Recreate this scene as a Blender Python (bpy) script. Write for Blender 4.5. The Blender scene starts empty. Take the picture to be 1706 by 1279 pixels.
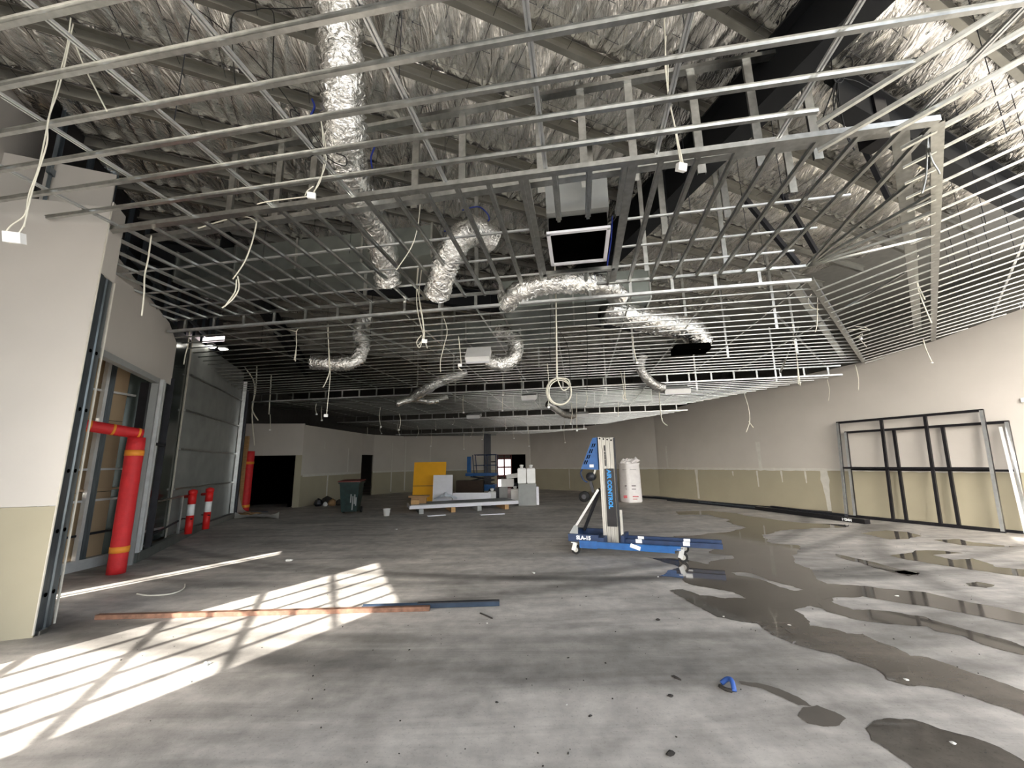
import bpy, math, random
from mathutils import Vector, Matrix, noise
from mathutils.geometry import tessellate_polygon
random.seed(7)
R = math.radians
SC = bpy.context.scene
COL = SC.collection

# ------------------------------------------------------------------ camera
F_PX, PITCH, ROLL, EYE = 682.0, R(10.9), R(1.03), 1.55
_f = Vector((0, math.cos(PITCH), math.sin(PITCH)))
_u0 = Vector((0, -math.sin(PITCH), math.cos(PITCH)))
_r0 = Vector((1, 0, 0))
_r = _r0 * math.cos(ROLL) - _u0 * math.sin(ROLL)
_u = _u0 * math.cos(ROLL) + _r0 * math.sin(ROLL)
cd = bpy.data.cameras.new('camera'); cam = bpy.data.objects.new('camera', cd); COL.objects.link(cam)
cd.sensor_fit = 'HORIZONTAL'; cd.sensor_width = 36.0; cd.lens = 36.0 * F_PX / 1706.0
cd.clip_start = 0.05; cd.clip_end = 300
cam.matrix_world = Matrix(((_r.x, _u.x, -_f.x, 0), (_r.y, _u.y, -_f.y, 0), (_r.z, _u.z, -_f.z, EYE), (0, 0, 0, 1)))
SC.camera = cam

def _ray(x, y):                       # direction measured off the photograph (1706 x 1279)
    return _r * ((x - 853.0) / F_PX) - _u * ((y - 639.5) / F_PX) + _f
def fl(x, y, z=0.0):                  # survey point at a known height
    d = _ray(x, y); return Vector((0, 0, EYE)) + d * ((z - EYE) / d.z)
def at(x, y, Y):                      # survey point at a known distance
    d = _ray(x, y); return Vector((0, 0, EYE)) + d * (Y / d.y)

# ------------------------------------------------------------------ light
SUN_AZ, SUN_ALT = R(31), R(27)        # sun travels 31 deg to the right of +Y
w = bpy.data.worlds.new('World'); SC.world = w; w.use_nodes = True
nt = w.node_tree; nt.nodes.clear()
sky = nt.nodes.new('ShaderNodeTexSky'); sky.sky_type = 'NISHITA'; sky.sun_disc = False
sky.sun_elevation = SUN_ALT; sky.sun_rotation = R(211); sky.air_density = 1.0; sky.dust_density = 2.5; sky.ozone_density = 1.0
hs = nt.nodes.new('ShaderNodeHueSaturation'); hs.inputs['Saturation'].default_value = 0.40
bg = nt.nodes.new('ShaderNodeBackground'); bg.inputs[1].default_value = 0.42
ow = nt.nodes.new('ShaderNodeOutputWorld')
nt.links.new(sky.outputs[0], hs.inputs['Color']); nt.links.new(hs.outputs[0], bg.inputs[0]); nt.links.new(bg.outputs[0], ow.inputs[0])
sl = bpy.data.lights.new('sun', 'SUN'); sl.energy = 8.0; sl.angle = R(0.6); sl.color = (1.0, 0.97, 0.92)
sun = bpy.data.objects.new('sun', sl); COL.objects.link(sun)
sd = Vector((math.sin(SUN_AZ) * math.cos(SUN_ALT), math.cos(SUN_AZ) * math.cos(SUN_ALT), -math.sin(SUN_ALT)))
sun.rotation_euler = sd.to_track_quat('-Z', 'Y').to_euler(); sun.location = (-8, -14, 9)
SC.view_settings.view_transform = 'Standard'; SC.view_settings.look = 'None'
SC.view_settings.gamma = 1.0; SC.view_settings.use_curve_mapping = False
SC.view_settings.exposure = 1.55
SC.cycles.max_bounces = 6; SC.cycles.diffuse_bounces = 4; SC.cycles.glossy_bounces = 3
SC.cycles.use_adaptive_sampling = True; SC.cycles.adaptive_threshold = 0.03
SC.cycles.caustics_reflective = False; SC.cycles.caustics_refractive = False
SC.cycles.sample_clamp_indirect = 8.0

# ------------------------------------------------------------------ materials
def lin(c):
    return tuple(((v / 255) / 12.92 if v / 255 <= 0.04045 else ((v / 255 + 0.055) / 1.055) ** 2.4) for v in c)
MATS = {}
def mat(name, rgb, rough=0.6, metal=0.0, var=0.10, scale=6.0, bump=0.0, bscale=60.0, spec=0.4, emit=0.0, stretch=(1, 1, 1)):
    if name in MATS: return MATS[name]
    m = bpy.data.materials.new(name); m.use_nodes = True; n = m.node_tree; b = n.nodes['Principled BSDF']
    c = lin(rgb)
    b.inputs['Roughness'].default_value = rough; b.inputs['Metallic'].default_value = metal
    b.inputs['Specular IOR Level'].default_value = spec
    tc = n.nodes.new('ShaderNodeTexCoord'); mp = n.nodes.new('ShaderNodeMapping'); mp.inputs['Scale'].default_value = stretch
    n.links.new(tc.outputs['Object'], mp.inputs[0])
    nz = n.nodes.new('ShaderNodeTexNoise'); nz.inputs['Scale'].default_value = scale; nz.inputs['Detail'].default_value = 5
    n.links.new(mp.outputs[0], nz.inputs['Vector'])
    rp = n.nodes.new('ShaderNodeValToRGB')
    rp.color_ramp.elements[0].position = 0.3; rp.color_ramp.elements[1].position = 0.7
    rp.color_ramp.elements[0].color = tuple(max(0, v * (1 - var)) for v in c) + (1,)
    rp.color_ramp.elements[1].color = tuple(min(1, v * (1 + var)) for v in c) + (1,)
    n.links.new(nz.outputs['Fac'], rp.inputs[0]); n.links.new(rp.outputs[0], b.inputs['Base Color'])
    if bump:
        n2 = n.nodes.new('ShaderNodeTexNoise'); n2.inputs['Scale'].default_value = bscale; n2.inputs['Detail'].default_value = 4
        n.links.new(mp.outputs[0], n2.inputs['Vector'])
        bp = n.nodes.new('ShaderNodeBump'); bp.inputs['Strength'].default_value = bump; bp.inputs['Distance'].default_value = 0.02
        n.links.new(n2.outputs['Fac'], bp.inputs['Height']); n.links.new(bp.outputs[0], b.inputs['Normal'])
    if emit:
        b.inputs['Emission Color'].default_value = c + (1,); b.inputs['Emission Strength'].default_value = emit
    MATS[name] = m; return m

def concrete(name, wet=False):
    m = bpy.data.materials.new(name); m.use_nodes = True; n = m.node_tree; b = n.nodes['Principled BSDF']; L = n.links
    tc = n.nodes.new('ShaderNodeTexCoord')
    def nz(s, d, st=(1, 1, 1), dist=0.0):
        mp = n.nodes.new('ShaderNodeMapping'); mp.inputs['Scale'].default_value = st; L.new(tc.outputs['Object'], mp.inputs[0])
        x = n.nodes.new('ShaderNodeTexNoise'); x.inputs['Scale'].default_value = s; x.inputs['Detail'].default_value = d; x.inputs['Roughness'].default_value = 0.62
        x.inputs['Distortion'].default_value = dist; L.new(mp.outputs[0], x.inputs['Vector']); return x
    def ramp(src, p0, c0, p1, c1):
        r = n.nodes.new('ShaderNodeValToRGB'); e = r.color_ramp.elements
        e[0].position = p0; e[0].color = (c0, c0, c0, 1); e[1].position = p1; e[1].color = (c1, c1, c1, 1); L.new(src, r.inputs[0]); return r
    def mul(a, bb):
        x = n.nodes.new('ShaderNodeMix'); x.data_type = 'RGBA'; x.blend_type = 'MULTIPLY'; x.inputs[0].default_value = 1.0
        L.new(a, x.inputs[6]); L.new(bb, x.inputs[7]); return x.outputs[2]
    base = n.nodes.new('ShaderNodeRGB'); base.outputs[0].default_value = lin((200, 193, 183) if not wet else (108, 101, 92)) + (1,)
    c = mul(base.outputs[0], ramp(nz(0.55, 6, dist=0.6).outputs['Fac'], 0.34, 0.66, 0.66, 1.08).outputs[0])
    c = mul(c, ramp(nz(5.0, 8).outputs['Fac'], 0.35, 0.78, 0.65, 1.08).outputs[0])
    c = mul(c, ramp(nz(1.0, 5, (0.35, 2.6, 1), 0.8).outputs['Fac'], 0.34, 0.70, 0.6, 1.06).outputs[0])
    c = mul(c, ramp(nz(55, 3).outputs['Fac'], 0.28, 0.72, 0.42, 1.0).outputs[0])
    # faint curved tyre tracks swept across the slab
    for cx, cy, rr, wd in ((0.4, 22.0, 18.35, 0.16), (0.4, 22.0, 18.0, 0.10), (1.5, 19.0, 15.7, 0.13), (-6, 26, 21.5, 0.12), (3, 30, 24.2, 0.10), (-2, 17, 11.2, 0.12), (2, 21, 15.1, 0.09), (14, 2, 9.5, 0.14), (15, 0, 9.6, 0.13)):
        vm = n.nodes.new('ShaderNodeVectorMath'); vm.operation = 'DISTANCE'; vm.inputs[1].default_value = (cx, cy, 0); L.new(tc.outputs['Object'], vm.inputs[0])
        a = n.nodes.new('ShaderNodeMath'); a.operation = 'SUBTRACT'; a.inputs[1].default_value = rr; L.new(vm.outputs['Value'], a.inputs[0])
        a2 = n.nodes.new('ShaderNodeMath'); a2.operation = 'ABSOLUTE'; L.new(a.outputs[0], a2.inputs[0])
        a3 = n.nodes.new('ShaderNodeMath'); a3.operation = 'DIVIDE'; a3.inputs[1].default_value = wd * 2; L.new(a2.outputs[0], a3.inputs[0])
        c = mul(c, ramp(a3.outputs[0], 0.25, 0.62, 0.9, 1.0).outputs[0])
    L.new(c, b.inputs['Base Color'])
    if wet:
        L.new(ramp(nz(1.3, 4).outputs['Fac'], 0.35, 0.02, 0.7, 0.10).outputs[0], b.inputs['Roughness']); b.inputs['Specular IOR Level'].default_value = 0.75
    else:
        L.new(ramp(nz(2.0, 5).outputs['Fac'], 0.3, 0.48, 0.7, 0.75).outputs[0], b.inputs['Roughness']); b.inputs['Specular IOR Level'].default_value = 0.35
        bp = n.nodes.new('ShaderNodeBump'); bp.inputs['Strength'].default_value = 0.15; bp.inputs['Distance'].default_value = 0.01
        L.new(nz(30, 5).outputs['Fac'], bp.inputs['Height']); L.new(bp.outputs[0], b.inputs['Normal'])
    MATS[name] = m; return m

def foil_mat(name, rgb, rough, b1, s1, b2, s2, st):
    m = bpy.data.materials.new(name); m.use_nodes = True; n = m.node_tree; b = n.nodes['Principled BSDF']; L = n.links
    b.inputs['Base Color'].default_value = lin(rgb) + (1,); b.inputs['Metallic'].default_value = 0.92; b.inputs['Roughness'].default_value = rough
    tc = n.nodes.new('ShaderNodeTexCoord'); mp = n.nodes.new('ShaderNodeMapping'); mp.inputs['Scale'].default_value = st
    mp.inputs['Rotation'].default_value = (0, 0, R(-24)); L.new(tc.outputs['Object'], mp.inputs[0])
    prev = None
    for s, k, d in ((s1, b1, 0.05), (s2, b2, 0.012)):
        x = n.nodes.new('ShaderNodeTexNoise'); x.inputs['Scale'].default_value = s; x.inputs['Detail'].default_value = 4; x.inputs['Distortion'].default_value = 1.2
        L.new(mp.outputs[0], x.inputs['Vector'])
        bp = n.nodes.new('ShaderNodeBump'); bp.inputs['Strength'].default_value = k; bp.inputs['Distance'].default_value = d
        L.new(x.outputs['Fac'], bp.inputs['Height'])
        if prev: L.new(prev.outputs[0], bp.inputs['Normal'])
        prev = bp
    L.new(prev.outputs[0], b.inputs['Normal']); MATS[name] = m; return m

concrete('concrete'); concrete('wet_concrete', True)
foil_mat('foil', (236, 234, 229), 0.11, 0.8, 4.5, 0.22, 15.0, (3.6, 0.6, 1))
foil_mat('duct_foil', (236, 235, 231), 0.12, 0.9, 11.0, 0.35, 30.0, (1, 1, 1))
mat('plaster', (196, 191, 184), 0.9, var=0.035, scale=1.2, spec=0.2)
mat('plaster_green', (168, 161, 140), 0.9, var=0.04, scale=1.3, spec=0.2)
mat('plaster_edge', (205, 200, 188), 0.9)
mat('compound', (204, 202, 194), 0.9, var=0.06, scale=9)
mat('tan_board', (176, 155, 126), 0.9, var=0.06, scale=2)
mat('steel', (186, 187, 184), 0.30, 1.0, var=0.16, scale=14, stretch=(1, 1, 1))
mat('bright_steel', (214, 216, 216), 0.30, 0.8, var=0.12, scale=10)
mat('stud_steel', (118, 128, 136), 0.30, 0.85, var=0.22, scale=7, stretch=(6, 6, 0.5))
mat('duct_steel', (138, 144, 140), 0.34, 0.75, var=0.18, scale=3)
mat('riser_steel', (150, 153, 150), 0.4, 0.3, var=0.16, scale=2.5)
mat('stud_white', (214, 216, 216), 0.4, 0.25, var=0.1, scale=8)
mat('dark_steel', (46, 47, 52), 0.45, 0.4, var=0.2)
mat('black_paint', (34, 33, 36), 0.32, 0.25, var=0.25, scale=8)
mat('black_beam', (22, 24, 27), 0.6, 0.2)
mat('purlin', (150, 148, 140), 0.42, 0.75, var=0.12, scale=4)
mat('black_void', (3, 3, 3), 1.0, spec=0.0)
mat('white_cable', (226, 222, 206), 0.5, var=0.04)
mat('black_cable', (14, 14, 15), 0.45)
mat('blue_cable', (38, 58, 150), 0.5)
mat('white_plastic', (246, 246, 244), 0.45, var=0.04)
mat('white_board', (222, 222, 228), 0.6, var=0.04)
mat('grey_board', (150, 152, 150), 0.6, var=0.06)
mat('yellow_board', (236, 172, 38), 0.5, var=0.05, scale=3)
mat('red_wrap', (206, 44, 48), 0.6, var=0.10, scale=9, bump=0.35, bscale=18)
mat('red_plastic', (214, 36, 34), 0.5)
mat('orange_tape', (238, 150, 52), 0.5)
mat('timber', (176, 140, 96), 0.8, var=0.15, scale=4, stretch=(1, 1, 8))
mat('blue_paint', (26, 84, 144), 0.42, var=0.18, scale=9)
mat('blue_dark', (26, 48, 82), 0.5, var=0.2, scale=9)
mat('mast_alloy', (178, 176, 170), 0.40, 0.45, var=0.10, scale=9, stretch=(8, 8, 0.6))
mat('dark_brown', (62, 50, 42), 0.85)
mat('rubber', (28, 27, 27), 0.8)
mat('blue_text', (56, 146, 214), 0.6)
mat('white_text', (236, 240, 242), 0.6)
mat('bin_green', (30, 48, 46), 0.5, var=0.35, scale=7)
mat('bin_lid', (120, 58, 52), 0.6, var=0.2)
mat('cardboard', (150, 118, 82), 0.85, var=0.1)
mat('copper_brown', (112, 82, 66), 0.55, 0.2, var=0.35, scale=5, stretch=(3, 3, 3))
mat('steel_blue', (50, 62, 78), 0.4, 0.5, var=0.2)
mat('bag', (240, 236, 234), 0.7, var=0.06, scale=8, bump=0.5, bscale=9)
mat('bag_red', (196, 96, 100), 0.7)
mat('bag_ink', (120, 110, 112), 0.7)
mat('film', (214, 220, 228), 0.35, var=0.08, bump=0.5, bscale=14)
mat('maroon', (110, 62, 58), 0.7)
mat('window_glow', (255, 236, 236), 0.5, emit=1.2)
mat('lamp_glow', (255, 250, 238), 0.5, emit=3.0)
mat('fence_grey', (120, 118, 112), 0.7)
mat('ground', (194, 193, 190), 0.95, var=0.1, scale=0.6)
mat('blue_scrap', (52, 84, 150), 0.4)
mat('dark_scrap', (48, 44, 40), 0.8)
mat('paper_scrap', (214, 212, 204), 0.8)
mat('damp', (96, 90, 82), 0.45, var=0.12, scale=4)
mat('glass_dark', (60, 68, 66), 0.16, 0.3, var=0.3, scale=1.5)

# ------------------------------------------------------------------ builders
class MB:
    def __init__(s): s.v = []; s.f = []
    def quad(s, a, b, c, d): k = len(s.v); s.v += [Vector(p) for p in (a, b, c, d)]; s.f.append((k, k + 1, k + 2, k + 3)); return s
    def box(s, c, size, rz=0.0, rx=0.0, ry=0.0):
        c = Vector(c); h = Vector(size) / 2; M = Matrix.Rotation(rz, 3, 'Z') @ Matrix.Rotation(ry, 3, 'Y') @ Matrix.Rotation(rx, 3, 'X'); k = len(s.v)
        for x, y, z in ((-1, -1, -1), (1, -1, -1), (1, 1, -1), (-1, 1, -1), (-1, -1, 1), (1, -1, 1), (1, 1, 1), (-1, 1, 1)):
            s.v.append(c + M @ Vector((x * h.x, y * h.y, z * h.z)))
        s.f += [tuple(k + i for i in q) for q in ((0, 3, 2, 1), (4, 5, 6, 7), (0, 1, 5, 4), (1, 2, 6, 5), (2, 3, 7, 6), (3, 0, 4, 7))]; return s
    def bar(s, a, b, wd, ht, up=(0, 0, 1)):
        a = Vector(a); b = Vector(b); d = (b - a).normalized(); x = d.cross(Vector(up))
        if x.length < 1e-4: x = d.cross(Vector((1, 0, 0)))
        x.normalize(); y = x.cross(d).normalized(); k = len(s.v)
        for p in (a, b):
            for i, j in ((-1, -1), (1, -1), (1, 1), (-1, 1)): s.v.append(p + x * (i * wd / 2) + y * (j * ht / 2))
        s.f += [(k, k + 3, k + 2, k + 1), (k + 4, k + 5, k + 6, k + 7)] + [(k + i, k + (i + 1) % 4, k + 4 + (i + 1) % 4, k + 4 + i) for i in range(4)]; return s
    def sweep(s, a, b, prof, up=(0, 0, 1)):            # open thin-gauge section swept from a to b
        a = Vector(a); b = Vector(b); d = (b - a).normalized(); x = d.cross(Vector(up))
        if x.length < 1e-4: x = d.cross(Vector((1, 0, 0)))
        x.normalize(); y = x.cross(d).normalized(); k = len(s.v); n = len(prof)
        for p in (a, b):
            for i, j in prof: s.v.append(p + x * i + y * j)
        s.f += [(k + i, k + i + 1, k + n + i + 1, k + n + i) for i in range(n - 1)]; return s
    def tube(s, pts, r, n=8, cap=True, rad=None):
        pts = [Vector(p) for p in pts]; k = len(s.v); m = len(pts); prev = None
        for i, p in enumerate(pts):
            d = (pts[min(i + 1, m - 1)] - pts[max(i - 1, 0)]).normalized()
            if prev is None:
                x = d.cross(Vector((0, 0, 1)))
                if x.length < 1e-3: x = d.cross(Vector((1, 0, 0)))
            else: x = prev - d * prev.dot(d)
            x.normalize(); prev = x; y = d.cross(x); rr = rad[i] if rad else r
            for j in range(n):
                t = 2 * math.pi * j / n; s.v.append(p + x * (rr * math.cos(t)) + y * (rr * math.sin(t)))
        for i in range(m - 1):
            for j in range(n): s.f.append((k + i * n + j, k + i * n + (j + 1) % n, k + (i + 1) * n + (j + 1) % n, k + (i + 1) * n + j))
        if cap: s.f += [tuple(k + j for j in reversed(range(n))), tuple(k + (m - 1) * n + j for j in range(n))]
        return s
    def cyl(s, a, b, r, n=16): return s.tube([a, b], r, n)
    def prism(s, poly, z0, z1):                        # poly: list of (x, y); counter-clockwise
        k = len(s.v); n = len(poly)
        s.v += [Vector((x, y, z0)) for x, y in poly] + [Vector((x, y, z1)) for x, y in poly]
        s.f += [tuple(k + i for i in reversed(range(n))), tuple(k + n + i for i in range(n))] + [(k + i, k + (i + 1) % n, k + n + (i + 1) % n, k + n + i) for i in range(n)]; return s
    def slab(s, poly3, off):                           # planar 3-D polygon given thickness off (Vector)
        k = len(s.v); n = len(poly3); off = Vector(off)
        s.v += [Vector(p) for p in poly3] + [Vector(p) + off for p in poly3]
        s.f += [tuple(k + i for i in reversed(range(n))), tuple(k + n + i for i in range(n))] + [(k + i, k + (i + 1) % n, k + n + (i + 1) % n, k + n + i) for i in range(n)]; return s
    def lathe(s, prof, c=(0, 0, 0), n=20):
        k = len(s.v); c = Vector(c); m = len(prof)
        for r, z in prof:
            for j in range(n): t = 2 * math.pi * j / n; s.v.append(c + Vector((r * math.cos(t), r * math.sin(t), z)))
        for i in range(m - 1):
            for j in range(n): s.f.append((k + i * n + j, k + i * n + (j + 1) % n, k + (i + 1) * n + (j + 1) % n, k + (i + 1) * n + j))
        s.f += [tuple(k + j for j in reversed(range(n))), tuple(k + (m - 1) * n + j for j in range(n))]; return s
    def build(s, name, material, parent=None, smooth=False, loc=None, world=True):
        me = bpy.data.meshes.new(name)
        root = parent
        while root is not None and root.parent is not None: root = root.parent
        off = Vector((0, 0, 0))
        if root is not None and world: off = root.location
        if parent is None and loc is not None: off = Vector(loc)
        me.from_pydata([tuple(p - off) for p in s.v], [], s.f)
        me.materials.append(MATS[material] if isinstance(material, str) else material)
        if smooth: me.polygons.foreach_set('use_smooth', [True] * len(me.polygons))
        me.update()
        o = bpy.data.objects.new(name, me); COL.objects.link(o)
        if parent is not None: o.parent = parent
        elif loc is not None: o.location = loc
        return o
def tag(o, label=None, cat=None, group=None, kind=None):
    for k, v in (('label', label), ('category', cat), ('group', group), ('kind', kind)):
        if v: o[k] = v
    return o
def thing(name, label, cat, loc=(0, 0, 0), rz=0.0, group=None, kind=None):
    o = bpy.data.objects.new(name, None); COL.objects.link(o); o.location = loc; o.rotation_euler = (0, 0, rz); o.empty_display_size = 0.1
    return tag(o, label, cat, group, kind)
def copy_tree(o, parent=None):
    c = o.copy(); COL.objects.link(c); c.parent = parent
    for ch in [x for x in COL.objects if x.parent is o]: copy_tree(ch, c)
    return c
def spline(pts, n=6):
    pts = [Vector(p) for p in pts]; out = []
    for i in range(len(pts) - 1):
        p0 = pts[max(i - 1, 0)]; p1 = pts[i]; p2 = pts[i + 1]; p3 = pts[min(i + 2, len(pts) - 1)]
        for k in range(n):
            t = k / n
            out.append(0.5 * ((2 * p1) + (p2 - p0) * t + (2 * p0 - 5 * p1 + 4 * p2 - p3) * t * t + (3 * p1 - p0 - 3 * p2 + p3) * t ** 3))
    return out + [pts[-1]]
def text(body, size, material, parent, loc, rot, name='lettering', ext=0.002):
    cu = bpy.data.curves.new(name, 'FONT'); cu.body = body; cu.size = size; cu.extrude = ext; cu.align_x = 'CENTER'; cu.align_y = 'CENTER'; cu.offset = 0.004 * size / 0.1
    tmp = bpy.data.objects.new(name, cu); COL.objects.link(tmp); bpy.context.view_layer.update()
    me = bpy.data.meshes.new_from_object(tmp.evaluated_get(bpy.context.evaluated_depsgraph_get()))
    bpy.data.objects.remove(tmp); me.materials.clear(); me.materials.append(MATS[material])
    o = bpy.data.objects.new(name, me); COL.objects.link(o); o.parent = parent; o.location = loc; o.rotation_euler = rot
    return o
HAT = [(-.032, .026), (-.020, .026), (-.017, 0), (.017, 0), (.020, .026), (.032, .026)]
HAT_SLIM = [(-.021, .016), (-.015, .016), (-.013, 0), (.013, 0), (.015, .016), (.021, .016)]
def usec(wd, ht): return [(-wd / 2, ht), (-wd / 2, 0), (wd / 2, 0), (wd / 2, ht)]
# ------------------------------------------------------------------ plan of the hall (metres, camera at the origin)
def ew(w_, p_, z): return Vector((-.407 * w_ + .914 * p_, .914 * w_ + .407 * p_, z))      # along / across the roof
def uv(u, v, z): return Vector((.987 * u + .16 * v, -.16 * u + .987 * v, z))               # along / across the ceiling channels
def st(s, t, z): return Vector((.7071 * (s + t), .7071 * (s - t), z))                      # along / across the diagonal bay
RW = [(11.15, 6.3, 4.78), (10.48, 8.05, 4.46), (9.99, 9.35, 4.2), (9.47, 10.73, 4.05), (8.6, 13.0, 4.0), (7.5, 15.9, 3.85), (6.45, 18.7, 3.6), (5.0, 21.0, 3.45), (3.3, 23.1, 3.4), (1.05, 25.3, 3.35)]
def struct(o): o['kind'] = 'structure'; return o

# floor and ground
struct(MB().box((-2, 13, -0.1), (36, 42, 0.2)).build('floor', 'concrete'))
struct(MB().box((0, -10, -0.3), (160, 160, 0.1)).build('ground', 'ground'))

# curved wall on the right: a lower green sheet course and an upper grey one, with a filled joint
wr = thing('wall_right', None, None, (8.6, 13, 0), kind='structure')
JZ = 1.2
for i in range(len(RW) - 1):
    a, b = RW[i], RW[i + 1]; d = Vector((b[0] - a[0], b[1] - a[1], 0)).normalized(); nn = Vector((d.y, -d.x, 0)) * 0.11
    A, B = Vector((a[0], a[1], 0)), Vector((b[0], b[1], 0))
    MB().slab([A, B, B + Vector((0, 0, JZ)), A + Vector((0, 0, JZ))], nn).build('lower_sheet', 'plaster_green', wr)
    MB().slab([A + Vector((0, 0, JZ + .002)), B + Vector((0, 0, JZ + .002)), Vector((b[0], b[1], b[2])), Vector((a[0], a[1], a[2]))], nn).build('upper_sheet', 'plaster', wr)
def wall_pt(y, z):                     # a point on the face of the right wall
    for i in range(len(RW) - 1):
        a, b = RW[i], RW[i + 1]
        if a[1] <= y <= b[1]: t = (y - a[1]) / (b[1] - a[1]); return Vector((a[0] + t * (b[0] - a[0]), y, z))
    return Vector((RW[-1][0], RW[-1][1], z))
def wall_norm(y):
    d = wall_pt(y + .3, 0) - wall_pt(y - .3, 0); d.normalize(); return Vector((-d.y, d.x, 0))
def strip(y0, z0, y1, z1, w0, w1, name, m, parent, n=10, rag=0.3):
    mb = MB(); pl = []; pr = []
    for i in range(n + 1):
        t = i / n; y = y0 + (y1 - y0) * t; z = z0 + (z1 - z0) * t; wd = (w0 + (w1 - w0) * t) * (1 + random.uniform(-rag, rag)); nv = wall_norm(y) * 0.006
        p = wall_pt(y, z) + nv
        if abs(y1 - y0) > abs(z1 - z0): q = Vector((0, 0, wd / 2))
        else: e = wall_norm(y); q = Vector((e.y, -e.x, 0)) * (wd / 2)
        pl.append(p + q); pr.append(p - q)
    for i in range(n): mb.quad(pl[i], pl[i + 1], pr[i + 1], pr[i])
    return mb.build(name, m, parent)
for k in range(9): strip(7.4 + 2 * k * .98, JZ, 7.4 + 2 * (k + 1) * .98, JZ, .075, .075, 'joint_band', 'compound', wr, 14, .35)
for y, z0, z1, wa, wb in ((16.6, .05, 1.2, .09, .13), (12.1, .05, 1.2, .10, .26), (13.95, 1.2, 2.1, .12, .14), (18.1, 1.2, 2.15, .10, .10), (21.6, 1.2, 2.2, .06, .06), (14.1, .62, 1.15, .05, .05), (13.3, .8, 1.15, .03, .06), (12.6, .8, 1.15, .03, .06), (15.0, .95, 1.12, .03, .06), (23.3, .1, 1.2, .05, .05)):
    strip(y, z0, y, z1, wa, wb, 'joint_smear', 'compound', wr, 8, .25)
# fixing plate left on the wall beside the leaning frames
MB().box(wall_pt(8.25, 2.62) + wall_norm(8.25) * .01, (.05, .10, .09), rz=R(20)).build('blue_bracket', 'white_plastic', wr)

# near wall stub on the left: sheeted face, bare stud jamb
P0 = Vector((-4.60, 4.26, 0)); dl = Vector((-.961, -.276, 0)); dL = Vector((-.407, .914, 0))
wl = thing('wall_left', None, None, P0, kind='structure')
nb = Vector((-.276, .961, 0)) * .013
def face(a, b, z0, z1, name, m, off=nb): return MB().slab([a + Vector((0, 0, z0)), b + Vector((0, 0, z0)), b + Vector((0, 0, z1)), a + Vector((0, 0, z1))], off).build(name, m, wl)
face(P0 + dl * 1.5, P0, 0, 1.205, 'lower_sheet', 'plaster_green'); face(P0 + dl * 1.5, P0, 1.209, 4.53, 'upper_sheet', 'plaster')
P1 = P0 + dL * .33
face(P0 + dL * .02, P1, 3.74, 4.62, 'return_sheet', 'plaster', Vector((-.914, -.407, 0)) * .013)
MB().bar(P0 + Vector((0, 0, .02)), P0 + Vector((0, 0, 4.53)), .012, .012).build('corner_bead', 'plaster_edge', wl)
MB().bar(P1 + Vector((.005, 0, .02)), P1 + Vector((.005, 0, 3.74)), .014, .014).build('corner_bead', 'plaster_edge', wl)
mb = MB(); c0 = P0 + dL * .165 + Vector((-.01, -.005, 0))
mb.sweep(c0 + Vector((0, 0, .01)), c0 + Vector((0, 0, 3.74)), [(-.15, -.05), (-.15, 0), (-.05, 0), (-.035, -.012), (.035, -.012), (.05, 0), (.15, 0), (.15, -.05)], up=(.914, .407, 0))
mb.build('jamb_stud', 'stud_steel', wl)
for z in (.35, .95, 1.55, 2.2, 2.85):
    for k in (-.06, .07):
        q = c0 + dL * k + Vector((.003, .0015, z)); MB().cyl(q, q + Vector((.006, .0027, 0)), .02, 12).build('service_hole', 'black_void', wl)
MB().bar(P0 + dl * 1.5 + Vector((0, .09, .02)), P0 + Vector((0, .09, .02)), .09, .04).build('base_track', 'steel', wl)
face(P0 + dl * 1.6 + Vector((0, .5, 0)), Vector((-5.15, 4.75, 0)), 4.5, 5.36, 'set_back_sheet', 'plaster')

# open stud wall further to the left (sun comes between the studs)
ws = thing('wall_stud', None, None, (-4.9, 1.6, 0), kind='structure')
q0 = Vector((-4.19, 0, 0))
def sw(y, z): return Vector((-4.19 - .445 * y, y, z))
for k in range(6): MB().bar(sw(.17 + .41 * k, 0), sw(.17 + .41 * k, 2.95), .055, .045, up=tuple(dL)).build('stud', 'steel', ws)
for z in (.03, .98, 1.48, 1.98, 2.48, 2.92): MB().bar(sw(.17, z), sw(2.24, z), .04, .036).build('nogging' if .2 < z < 2.8 else 'track', 'steel', ws)
def sheet(ya, yb, za, zb): MB().slab([sw(ya, za), sw(yb, za), sw(yb, zb), sw(ya, zb)], Vector((-.914, -.407, 0)) * .1).build('sheet', 'plaster', ws)
sheet(-6.35, .15, 0, 6.75); sheet(.15, 2.26, 2.95, 6.75); sheet(2.26, 4.5, 0, 6.75); sheet(4.86, 6.4, 0, 6.75); sheet(4.5, 4.86, 2.0, 6.75)
MB().bar(sw(4.67, 0), sw(4.67, 2.0), .05, .03, up=tuple(dL)).build('stud', 'steel', ws)

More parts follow.
